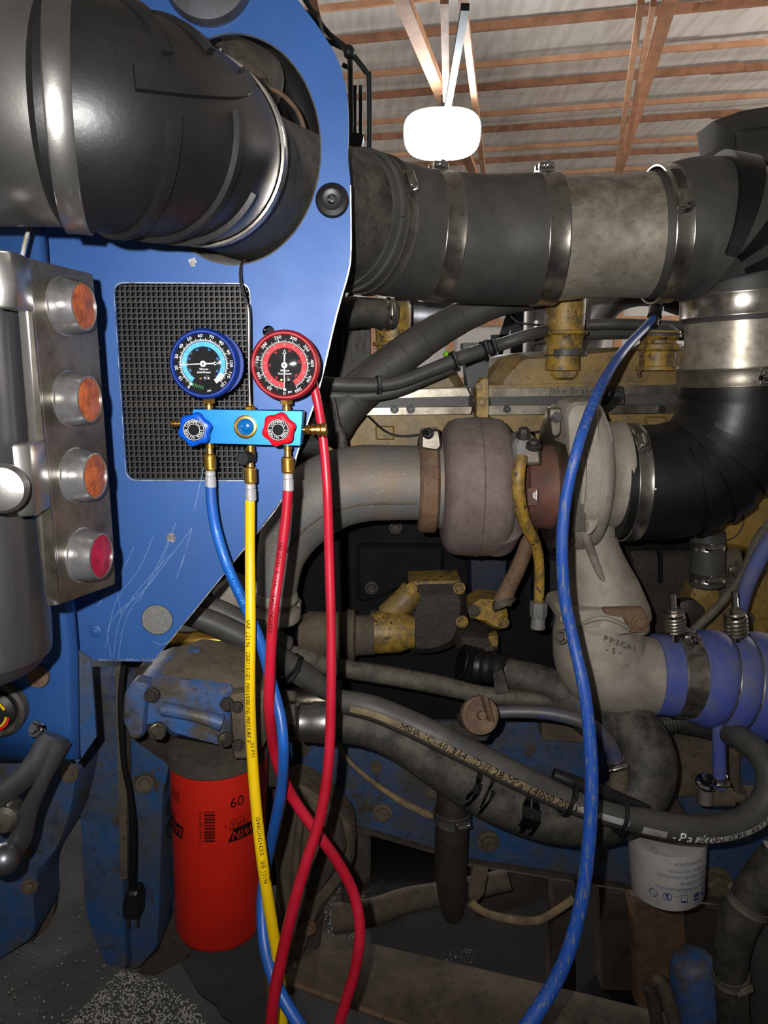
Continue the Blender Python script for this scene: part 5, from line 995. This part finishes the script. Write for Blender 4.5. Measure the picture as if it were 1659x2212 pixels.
# striped hydraulic hose
PHs = [(720, 1512, 1.10, 24), (800, 1528, 1.085, 27), (880, 1560, 1.08, 28), (960, 1598, 1.07, 29), (1040, 1638, 1.065, 29), (1120, 1678, 1.06, 29), (1200, 1715, 1.06, 28), (1280, 1745, 1.06, 28), (1380, 1772, 1.06, 29), (1480, 1790, 1.06, 30), (1560, 1788, 1.07, 30), (1630, 1760, 1.08, 30), (1664, 1700, 1.10, 30), (1650, 1640, 1.13, 28), (1600, 1595, 1.18, 26), (1540, 1572, 1.27, 25), (1470, 1560, 1.36, 24)]
PH, TH = hose('hydraulic_hose', 'black hydraulic hose with printed stripe crossing in front of the thick coolant hose', PHs, m_rub, 32, n=10)
def stripe(P, T_, xa, xb, a0, a1, mt, nm='stripe'):
    rs = []
    ia = near(P, *xa)[3]; ib = near(P, *xb)[3]
    for i in range(ia, ib+1):
        p, r = P[i]; t = (P[min(i+1, len(P)-1)][0]-P[max(i-1, 0)][0]).normalized(); rs.append([p+perp(t, a0+(a1-a0)*j/3)*(r+.0005) for j in range(4)])
    mb = MB(); mb.rings(rs, cap=False, closed_ring=False); return finish(nm, mb, mt, T_, 60)
stripe(PH, TH, (760, 1520), (1225, 1724), 12, -18, m_ptan); stripe(PH, TH, (1228, 1726), (1345, 1763), 18, -10, m_pgrey); stripe(PH, TH, (1385, 1772), (1432, 1780), 8, -24, m_pgrey); stripe(PH, TH, (1492, 1790), (1640, 1740), 4, -24, m_pgrey)
along_text(PH, TH, 'MSHA IC-40/26', .015, 862, 1560, m_pk, -3, lift=.001); along_text(PH, TH, '3/4 ID @ 28 MPa (4000 PSI)', .017, 965, 1605, m_pk, -3, lift=.001)
along_text(PH, TH, '-Parker', .022, 1432, 1783, m_pw, -8, lift=.0008, k=1.0); along_text(PH, TH, 'GLOBAL CORE 487TC-12', .013, 1490, 1792, m_pk, -10, lift=.001, k=1.1); along_text(PH, TH, 'C  MSH', .013, 1228, 1726, m_pk, 4, lift=.001)
for (x, y_, a) in ((1225, 1724, 60), (1338, 1760, -20)): clamp(PH, x, y_, 8, {1225: 'left black cable tie around the hydraulic hoses', 1338: 'right black cable tie around the hydraulic hoses'}[x], ang=a, mat=m_plastic, slots=False, extra=.006, name='cable_tie')
P_, T_ = hose('companion_hose', 'short length of shiny black hose strapped on top of the hydraulic hose', [(1195, 1672, 1.07, 13), (1240, 1690, 1.065, 15), (1300, 1712, 1.065, 16), (1370, 1738, 1.07, 13), (1398, 1745, 1.09, 8)], m_rubc, 20)
P_, T_ = hose('upper_hose', 'dusty black hose slanting down behind the blue hose at the left', [(400, 1325, 1.16, 24), (470, 1350, 1.17, 26), (560, 1396, 1.18, 27), (640, 1447, 1.2, 27), (720, 1500, 1.22, 22)], m_rub, 24)
clamp(P_, 630, 1444, 12, 'black cable tie on the hose slanting behind the red hose', ang=10, mat=m_plastic, slots=False, extra=.002, name='cable_tie')
P_, T_ = hose('upper_hose', 'second dusty black hose above, ending under the exhaust flange', [(418, 1300, 1.2, 22), (480, 1322, 1.2, 24), (560, 1365, 1.2, 24), (620, 1395, 1.22, 22)], m_rub, 24)
# dark blue hose, valve
PBd, TBd = hose('heater_hose', 'dark blue hose arching to a clamp near the thick hose bend', [(1050, 1540, 1.17, 14), (1120, 1537, 1.16, 14), (1200, 1543, 1.15, 15), (1270, 1565, 1.14, 16), (1315, 1605, 1.14, 17), (1335, 1655, 1.14, 16)], m_bludark, 24)
clamp(PBd, 1334, 1648, 14, 'small slotted clamp at the end of the dark blue hose', ang=0, extra=.001)
mb = MB(); c = Q(1338, 1680, 1.15); mb.lathe(c, Zu, [(-.03, .016), (.0, .016), (.02, .013)], 20); solo('hose_stub', mb, m_mud, 'dusty pipe stub below the small clamp of the dark blue hose', 'pipe')
T = thing('drain_valve', 'rusty round valve knob with a wing handle above the striped hose', 'valve', Q(1035, 1590, 1.10))
ax = Vector((.15, -1, .45)).normalized(); c = Q(1036, 1545, 1.08); k = S(1036, 1545, 1.08); mb = MB(); mb.lathe(c, ax, [(-.035, 30*k), (-.02, 38*k), (0, 42*k), (.006, 40*k), (.008, 34*k), (.006, 30*k), (.006, .0001)], 40); finish('valve_body', mb, m_rust, T)
mb = MB(); mb.box(c+ax*.014+Vector((.008, 0, .012)), Vector((.004, 0, -.001)), ax*.010, Vector((-.006, 0, .022)), .002); mb.lathe(c, ax, [(.004, .007), (.018, .006)], 14); finish('wing_handle', mb, m_rust, T)
slab([(990, 1570), (1020, 1580), (1060, 1582), (1050, 1600), (1010, 1600)], 1.12, .05, 5, name='valve_base', mat=m_grime, parent=T)
slab([(1065, 1455), (1086, 1448), (1100, 1495), (1070, 1500)], 1.25, .004, 3, name='strap_plate', mat=m_rubgrey, parent=T)
# ---------------------------------------------------------------- chassis
T = thing('chassis_rail', 'dirty blue chassis rail sloping down to the right behind the hoses', 'rail', Q(1100, 1900, 1.5))
slab([(560, 1560), (1720, 1560), (1720, 1980), (1480, 1935), (1240, 1898), (1010, 1862), (780, 1795), (560, 1760)], 1.44, .012, 6, name='rail_web', mat=m_bluedirt, parent=T)
slab([(560, 1752), (780, 1790), (1010, 1858), (1240, 1894), (1720, 1975), (1720, 1982), (1240, 1902), (1010, 1866), (780, 1799), (560, 1762)], 1.43, .09, name='lower_flange', mat=m_mudd, parent=T)
for x, y_, r in ((826, 1756, 16), (933, 1712, 12), (1055, 1818, 18), (1100, 1690, 15), (1545, 1905, 26), (812, 1658, 10)): bolt(x, y_, 1.435, r, FRONT, T, m_mud)
slab([(1170, 1560), (1400, 1585), (1395, 1610), (1170, 1596)], 1.40, .05, 4, bev=.004, name='ledge', mat=m_mud, parent=T)
slab([(1400, 1610), (1600, 1590), (1600, 1720), (1400, 1720)], 1.40, .05, 8, bev=.01, name='gusset', mat=m_mud, parent=T)
slab([(1390, 1540), (1700, 1560), (1700, 1640), (1400, 1620)], 1.42, .05, 8, bev=.01, name='gusset', mat=m_mudd, parent=T)
P_, T_ = hose('tan_cable', 'thin tan cable drooping from the plated fitting towards the dark upright boot', [(725, 1600, 1.35, 4), (760, 1650, 1.37, 5), (820, 1700, 1.38, 6), (880, 1738, 1.38, 8), (945, 1768, 1.38, 9)], m_tape, 12, cat='cable')
T = thing('dark_boot', 'long dark rubber boot hanging vertically below the thick hose', 'boot', Q(978, 1990, 1.36)); PDb = path([(985, 1600, 1.36, 28), (980, 1680, 1.36, 32), (977, 1760, 1.36, 36), (974, 1850, 1.36, 35), (976, 1930, 1.36, 31), (979, 1975, 1.36, 22), (980, 1990, 1.36, 10)], 8); mb = MB(); mb.tube(PDb, 32); finish('boot_body', mb, m_grime, T); clamp(PDb, 977, 1765, 24, 'dark wrinkled strap around the upright dark boot', ang=-20, mat=m_rub, slots=False, extra=.004)
mb = MB(); mb.tube(path([(1016, 1950, 1.35, 9), (1050, 1972, 1.35, 9), (1100, 1985, 1.34, 10), (1160, 1988, 1.33, 9), (1205, 1965, 1.33, 9), (1240, 1940, 1.33, 9)], 6), 12, sq=.5); solo('canvas_strap', mb, m_tape, 'dusty tan strap sagging between the dark boot and the worn blue hose', 'strap')
mb = MB(); mb.plate([Q(x, y_, 1.37) for x, y_ in [(1022, 1870), (1055, 1875), (1045, 1930), (1024, 1955), (1014, 1935)]], Vector((0, .006, 0))); solo('mud_flap', mb, m_mud, 'torn mud-coloured flap beside the dark boot', 'flap')
T = thing('tie_rod', 'mud-caked horizontal rod behind the red hoses', 'rod', Q(850, 1960, 1.5)); mb = MB(); mb.tube(path([(720, 1985, 1.5, 30), (800, 1972, 1.5, 28), (880, 1945, 1.5, 26), (960, 1930, 1.5, 24), (1100, 1900, 1.5, 22)], 6), 20); finish('rod_body', mb, m_mud, T)
T = thing('spring_bracket', 'brown mud-caked spring bracket hanging between the filter and the rail', 'bracket', Q(640, 2150, 1.3))
slab([(596, 1700), (650, 1692), (720, 1740), (762, 1790), (768, 1850), (742, 1905), (700, 1960), (668, 2020), (640, 2110), (628, 2160), (580, 2150), (590, 2040), (598, 1900), (585, 1800)], 1.30, .09, 20, bev=.014, name='bracket_body', mat=m_mud, parent=T)
slab([(690, 1760), (735, 1770), (752, 1830), (720, 1890), (668, 1950), (655, 1900), (690, 1840)], 1.285, .03, 12, bev=.01, name='bracket_lip', mat=m_mudd, parent=T)
mb = MB(); mb.tube(path([(655, 1720, 1.28, 9), (640, 1850, 1.28, 9), (632, 1960, 1.28, 9), (612, 2090, 1.28, 9), (602, 2150, 1.28, 9)], 6), 12); finish('bracket_rib', mb, m_mud, T)
slab([(566, 2080), (640, 2090), (636, 2150), (570, 2150)], 1.26, .08, 10, bev=.012, name='pin_boss', mat=m_rust, parent=T); slab([(655, 1950), (700, 1975), (690, 2060), (640, 2040)], 1.33, .05, 12, bev=.01, name='shackle', mat=m_mudd, parent=T)
for x, y_ in ((705, 1800), (668, 2005)): bolt(x, y_, 1.28, 12, FRONT, T, m_rust)
slab([(760, 1810), (800, 1815), (800, 1900), (770, 1950), (735, 1950)], 1.48, .06, 12, bev=.012, name='bump_stop', mat=m_mudd, parent=T)
T = thing('axle_beam', 'wide flat mud-caked beam crossing the bottom of the picture', 'beam', Q(1100, 2180, 1.2))
mb = MB(); fr1 = [Q(690, 2012, 1.38), Q(1180, 2126, 1.30), Q(1400, 2180, 1.28), Q(1720, 2245, 1.25)]; fr2 = [Q(612, 2110, 1.25), Q(900, 2215, 1.17), Q(1150, 2290, 1.13), Q(1720, 2420, 1.07)]
mb.rings([[a, b_, b_+Vector((0, 0, -.012)), b_+Vector((0, .07, -.045)), a+Vector((0, .01, -.04))] for a, b_ in zip(fr1, fr2)]); finish('beam_top', mb, m_mud, T, 30)
mb = MB(); mb.tube([(p+Vector((0, -.004, -.004)), .006) for p in fr2], 10); finish('beam_edge', mb, m_rust, T)
# dark uprights beneath the rail
T = thing('cross_member', 'group of dusty dark brown uprights under the chassis rail at the right', 'frame', Q(1400, 2212, 1.55))
for (pts, mt, y0) in (([(1195, 1900), (1240, 1905), (1245, 2212), (1185, 2212)], m_mudd, 1.5), ([(1290, 1915), (1365, 1925), (1378, 2190), (1300, 2180)], m_mudd, 1.56), ([(1362, 1935), (1470, 1945), (1505, 2212), (1380, 2230)], m_rust, 1.5), ([(1470, 1950), (1640, 1960), (1650, 2230), (1500, 2230)], m_mudd, 1.54)): slab(pts, y0, .05, 6, bev=.008, name='upright', mat=mt, parent=T)
slab([(1010, 1870), (1240, 1905), (1120, 1960), (1030, 1985)], 1.6, .02, 4, name='gusset_plate', mat=m_mudd, parent=T)
slab([(600, 1740), (1720, 1740), (1720, 2120), (600, 1990)], 2.15, .05, name='dark_backdrop', mat=m_black, parent=T)  # black sheet added as the darkness under the chassis
T = thing('brake_chamber', 'worn blue round-topped brake chamber at the bottom right', 'chamber', Q(1500, 2212, 1.2)); P = path([(1492, 2062, 1.22, 20), (1494, 2072, 1.22, 40), (1500, 2100, 1.22, 52), (1512, 2160, 1.22, 60), (1530, 2260, 1.22, 66)], 8); mb = MB(); mb.tube(P, 40); finish('chamber_body', mb, m_bluehead, T)
mb = MB(); mb.tube(path([(1412, 2120, 1.2, 10), (1422, 2118, 1.2, 15), (1440, 2150, 1.2, 16), (1470, 2260, 1.2, 17)], 6), 18); solo('push_tube', mb, m_mud, 'dusty grey tube leaning beside the blue brake chamber', 'tube')
mb = MB(); mb.tube(path([(1392, 2140, 1.18, 8), (1400, 2138, 1.18, 13), (1412, 2170, 1.18, 14), (1428, 2260, 1.18, 14)], 6), 18); solo('push_tube', mb, m_mudd, 'shorter dusty tube left of the first, beside the brake chamber', 'tube')
PG = [(1690, 1850, 1.12, 44), (1650, 1900, 1.12, 44), (1612, 1960, 1.12, 42), (1588, 2010, 1.12, 40), (1578, 2070, 1.12, 36), (1580, 2130, 1.12, 34), (1586, 2260, 1.12, 32)]
PGp, TG = hose('sleeved_hose', 'dusty grey fabric-sleeved hose bundle hanging at the lower right edge', PG, m_rubgrey, 32)
clamp(PGp, 1618, 1950, 14, 'upper dusty tie on the grey sleeved hose', ang=170, mat=m_loom, slots=False, extra=.001, name='cable_tie'); clamp(PGp, 1580, 2110, 16, 'lower dusty tie on the grey sleeved hose', ang=20, mat=m_loom, slots=False, extra=.001, name='cable_tie')
P_, T_ = hose('sleeved_hose', 'darker second sleeved hose hanging behind at the lower right edge', [(1720, 1900, 1.2, 50), (1670, 2000, 1.2, 48), (1645, 2090, 1.2, 40), (1650, 2260, 1.2, 40)], m_rub, 28)
P_, T_ = hose('heater_hose', 'short upright blue hose below the silicone hose at the right', [(1552, 1540, 1.22, 14), (1553, 1600, 1.22, 14), (1554, 1660, 1.22, 14), (1555, 1700, 1.22, 13)], m_sil, 20)
clamp(P_, 1554, 1686, 14, 'small worm clamp on the short upright blue hose', ang=-10, extra=.001)
T = thing('pipe_tee', 'dusty metal tee fitting with plated bolt under the short blue hose', 'fitting', Q(1530, 1720, 1.22)); k = S(1530, 1720, 1.22); mb = MB(); c = Q(1545, 1722, 1.23); mb.lathe(c, X, [(-.03, 18*k), (.0, 20*k), (.03, 20*k), (.032, 12*k), (.05, 10*k), (.05, 24*k), (.07, 24*k)], 24); finish('tee_body', mb, m_mud, T); bolt(1525, 1690, 1.19, 16, (0, -.4, 1), T, m_chrome, h=.014); mb = MB(); mb.lathe(Q(1525, 1712, 1.2), Zu, [(-.02, .012), (.012, .012)], 16); finish('bolt_post', mb, m_exh, T)
# ---------------------------------------------------------------- filters
def filt(px, ytop, ybot, rt, rb, Y, name, lbl, mat):
    T = thing(name, lbl, 'filter', Q(px, ybot, Y)); a, b_ = Q(px, ytop, Y), Q(px, ybot-14, Y); k = S(px, (ytop+ybot)/2, Y); d = (b_-a).normalized(); L = (b_-a).length; mb = MB()
    mb.lathe(a, d, [(0, rt*k), (L*.96, rb*k), (L*.985, rb*k*.97), (L, rb*k*.88), (L+.003, rb*k*.6), (L+.003, .0001)], 72); finish('filter_can', mb, mat, T, 50)
    def on(x, y_, lift=.0005):                        # x,y in pixels from the axis / from the picture -> point on the can
        kk = k; t = (y_-ytop)/(ybot-14-ytop); r = (rt+(rb-rt)*t)*kk; an = x/(r/kk); up = Vector((1, 0, 0)); f_ = FRONT
        return a+d*(L*t)+(up*sin(an)+f_*cos(an))*(r+lift)
    return T, on, k
T, on, k = filt(474, 1612, 2008, 102, 94, 1.13, 'oil_filter', 'tall orange-red spin-on filter with black upside-down print', m_filter)
def ptext(mb, s, px, x0, y0, on, rot=180, size=20, sx=1.0, shear=0.0):
    c_, s_ = cos(radians(rot)), sin(radians(rot))
    text_on(mb, s, 1.0, lambda x, y: on(x0+size*((x*sx+y*shear)*c_-y*s_), y0-size*(x*sx*s_+y*c_)), sx=1)
w = MB(); X0 = 474
def quad(mb, pts, on, lift=.0004, n=8):
    (x0, y0), (x1, y1), (x2, y2), (x3, y3) = pts; rs = []
    for i in range(n+1):
        t = i/n; rs.append([on(x0+(x1-x0)*t, y0+(y1-y0)*t, lift), on(x3+(x2-x3)*t, y3+(y2-y3)*t, lift)])
    mb.rings(rs, cap=False, closed_ring=False)
bk = MB(); quad(bk, [(38, 1758), (118, 1758), (124, 1732), (50, 1732)], on, .0003); finish('brand_panel', bk, m_pk, T, 0); bk = MB(); quad(bk, [(-160, 1758), (-62, 1758), (-58, 1732), (-150, 1728)], on, .0003)
finish('brand_panel', bk, m_pk, T, 0)
bt = MB(); ptext(bt, 'BALDWIN', 0, 98, 1745, lambda x, y_: on(x, y_, .0009), 180, 24, .95, .2); ptext(bt, 'BALDWIN', 0, -112, 1743, lambda x, y_: on(x, y_, .0009), 180, 24, .95, .2); finish('brand_reversed_lettering', bt, m_filter, T, 0)
w = MB(); ptext(w, 'FILTERS', 0, 78, 1724, on, 180, 19, 1.0, .2); ptext(w, 'FILTERS', 0, -118, 1722, on, 180, 19, 1.0, .2); ptext(w, '60', 0, 57, 1680, on, 0, 30, 1.0, 0); ptext(w, '®', 0, 34, 1724, on, 0, 8)
for i in range(4):
    quad(w, [(-104, 1664+i*6), (-68, 1666+i*6), (-68, 1668+i*6), (-104, 1666+i*6)], on)
random.seed(4); yy = 1690
while yy < 1752:
    h = random.choice((1, 1.4, 2.4, 3)); quad(w, [(-9, yy), (13, yy), (13, yy+h), (-9, yy+h)], on, n=3); yy += h+random.choice((1, 1.5, 2.2))
ptext(w, '714465 089 9129', 0, -16, 1721, on, 90, 9, 1.0)
for (p, q) in (((40, 1733), (116, 1733)), ((46, 1714), (118, 1714))): quad(w, [p, q, (q[0], q[1]-1), (p[0], p[1]-1)], on)
quad(w, [(40, 1733), (41, 1733), (47, 1714), (46, 1714)], on)
finish('black_print', w, m_pk, T, 0)
T = thing('oil_filter_head', 'chipped blue cast filter head above the orange-red filter', 'housing', Q(440, 1600, 1.1))  # cast head that carries the orange-red filter
slab([(288, 1478), (330, 1462), (400, 1468), (500, 1480), (505, 1500), (505, 1600), (492, 1612), (372, 1590), (340, 1560), (296, 1560)], 1.03, .14, 14, 4, bev=.014, name='head_casting', mat=m_bluehead, parent=T)
slab([(268, 1500), (288, 1470), (322, 1478), (312, 1590), (288, 1600), (266, 1560)], 1.015, .03, 10, bev=.006, name='left_flange', mat=m_bluehead, parent=T)
slab([(496, 1500), (575, 1490), (575, 1600), (552, 1640), (505, 1640), (500, 1612)], 1.02, .12, 6, bev=.008, name='right_flange', mat=m_mud, parent=T)
slab([(288, 1474), (400, 1436), (500, 1448), (560, 1470), (575, 1496), (500, 1484)], 1.05, .12, 8, bev=.01, name='upper_casting', mat=m_mud, parent=T)
mb = MB(); mb.tube(path([(352, 1530, 1.025, 16), (420, 1545, 1.018, 14), (480, 1562, 1.02, 18)], 6), 14); finish('cast_rib', mb, m_bluehead, T)
mb = MB(); mb.lathe(Q(470, 1590, 1.13), Vector((0, 0, -1)), [(0, 80*S(470, 1590, 1.13)), (.01, 106*S(470, 1590, 1.13)), (.03, 109*S(470, 1590, 1.13)), (.034, 104*S(470, 1590, 1.13))], 48); finish('sealing_collar', mb, m_mudd, T)
mb = MB(); mb.tube(path([(420, 1400, 1.12, 14), (420, 1420, 1.12, 14), (418, 1445, 1.12, 22), (418, 1465, 1.12, 24)], 5), 18); finish('top_port', mb, m_bluehead, T)
for x, y_, r in ((328, 1502, 12), (490, 1522, 11), (512, 1528, 9), (514, 1610, 9)): bolt(x, y_, 1.012, r, FRONT, T, m_grime)
bolt(340, 1578, .998, 14, (.6, -1, -.1), T, m_lightbar, h=.014); bolt(487, 1598, 1.008, 12, (.5, -1, 0), T, m_lightbar, h=.01)
mb = MB(); mb.lathe(Q(372, 1384, 1.3), X, [(0, .016), (.01, .018), (.03, .015), (.05, .02), (.07, .014), (.14, .014)], 20); solo('brass_union', mb, m_brassk, 'dirty brass pipe union behind the bottom corner of the blue panel', 'fitting')
T, on, k = filt(1440, 1800, 1932, 80, 76, 1.28, 'coolant_filter', 'off-white coolant filter with blue upside-down print below the hydraulic hose', m_white)
slab([(1380, 1775), (1500, 1780), (1500, 1806), (1380, 1806)], 1.24, .21, 6, bev=.006, name='mounting_head', mat=m_mudd, parent=T)
w = MB()
for s, y_, x_ in (('HECHO EN/FABRIQUE EN USA', 1815, 20), ('FOR 15 MINUTES, CONTACT PHYSICIAN.', 1830, 20), ('GLASS OF CITRUS JUICE OR WATER. CONTACT PHYSICIAN', 1842, 20), ('MOVED PERSONS TO FRESH AIR.', 1855, 34), ('SODIUM NITRITE, SODIUM BORATE, AND SODIUM NITRATE.', 1868, 16)): ptext(w, s, 0, x_, y_, on, 180, 8, .62)
finish('warning_print', w, m_ink, T, 0)
w = MB()
for x in (-54, -26):
    w.rings([[on(x+9*cos(a), 1886+9*sin(a)), on(x+7.6*cos(a), 1886+7.6*sin(a))] for a in [2*pi*i/24 for i in range(25)]], cap=False, closed_ring=False); quad(w, [(x-6, 1879), (x+6, 1892), (x+5, 1893), (x-7, 1880)], on)
quad(w, [(-29, 1880), (-24, 1880), (-25, 1892), (-27, 1892)], on)
for x in (8, 38, 64):
    for (p, q) in (((-8, 1878), (8, 1880)), ((-8, 1892), (8, 1897))): quad(w, [(x-7, p[1]), (x+7, p[1]+1), (x+7, p[1]+3), (x-7, p[1]+2)], on) if p[1] > 1890 else None
    quad(w, [(x-7, 1879), (x-6, 1879), (x-6, 1896), (x-7, 1896)], on); quad(w, [(x+6, 1880), (x+7, 1880), (x+7, 1897), (x+6, 1897)], on); quad(w, [(x-7, 1879), (x+7, 1880), (x+7, 1881), (x-7, 1880)], on); quad(w, [(x-7, 1893), (x+7, 1894), (x+7, 1897), (x-7, 1896)], on)
quad(w, [(30, 1884), (42, 1880), (44, 1888), (33, 1890)], on); quad(w, [(50, 1884), (58, 1888), (57, 1891), (49, 1887)], on); quad(w, [(-12, 1882), (-2, 1882), (-2, 1883), (-12, 1883)], on)
finish('pictograms', w, m_ink, T, 0)
# ---------------------------------------------------------------- blue post with plug
T = thing('air_tank_post', 'tall blue channel post with a rounded foot left of the orange-red filter', 'post', Q(280, 2080, 1.25))
pf = rrect([(172, 1440), (262, 1440), (268, 1700), (280, 2095), (235, 2085), (204, 2020), (186, 1960), (170, 1640)], 14, 4); slab(pf, 1.19, .12, 0, bev=.012, name='post_face', mat=m_bluedirt, parent=T)
slab([(256, 1440), (380, 1600), (360, 1700), (352, 1960), (345, 2045), (300, 2094), (272, 2092), (262, 1900), (254, 1640)], 1.215, .10, 14, 4, bev=.012, name='post_side', mat=m_bluedirt, parent=T)
slab([(250, 1440), (262, 1440), (276, 1640), (276, 1900), (262, 1900), (254, 1640)], 1.18, .02, 3, bev=.003, name='edge_strip', mat=m_mud, parent=T)
bolt(312, 1693, 1.208, 14, (.3, -1, .2), T, m_mud); slab([(340, 2040), (380, 1960), (420, 2060), (330, 2110), (290, 2100)], 1.27, .05, 14, bev=.01, name='foot_plate', mat=m_mudd, parent=T)
for y_ in (1752, 1800): slab([(358, y_-14), (385, y_-14), (385, y_+10), (358, y_+10)], 1.22, .04, 2, name='square_block', mat=m_plastic, parent=T)
P_, T_ = hose('power_cord', 'black block-heater cord hanging down the blue post with a three-pin plug', [(268, 1425, 1.15, 6), (262, 1500, 1.15, 7), (263, 1570, 1.15, 7), (268, 1650, 1.15, 6), (280, 1710, 1.155, 6), (287, 1780, 1.16, 8), (287, 1850, 1.165, 9), (286, 1925, 1.17, 8)], m_rubc, 16, cat='cord')
slab([(275, 1925), (298, 1925), (304, 1945), (302, 1985), (265, 1985), (264, 1955)], 1.155, .03, 6, bev=.005, name='plug_body', mat=m_plastic, parent=T_)
for x in (276, 296): slab([(x-2, 1984), (x+2, 1984), (x+2, 2004), (x-2, 2004)], 1.165, .006, name='plug_pin', mat=m_lightbar, parent=T_)
T = thing('blue_crossbar', 'dark blue frame bar behind the top of the post under the panel', 'frame', Q(230, 1500, 1.32)); slab([(190, 1410), (300, 1410), (300, 1505), (195, 1505)], 1.33, .05, 6, bev=.01, name='bar_body', mat=m_bluedirt, parent=T)
T = thing('head_mount', 'dark mounting plate behind the blue filter head', 'bracket', Q(320, 1640, 1.18)); slab([(262, 1580), (300, 1440), (560, 1430), (600, 1700), (420, 1690)], 1.185, .02, 4, name='mount_plate', mat=m_grime, parent=T)
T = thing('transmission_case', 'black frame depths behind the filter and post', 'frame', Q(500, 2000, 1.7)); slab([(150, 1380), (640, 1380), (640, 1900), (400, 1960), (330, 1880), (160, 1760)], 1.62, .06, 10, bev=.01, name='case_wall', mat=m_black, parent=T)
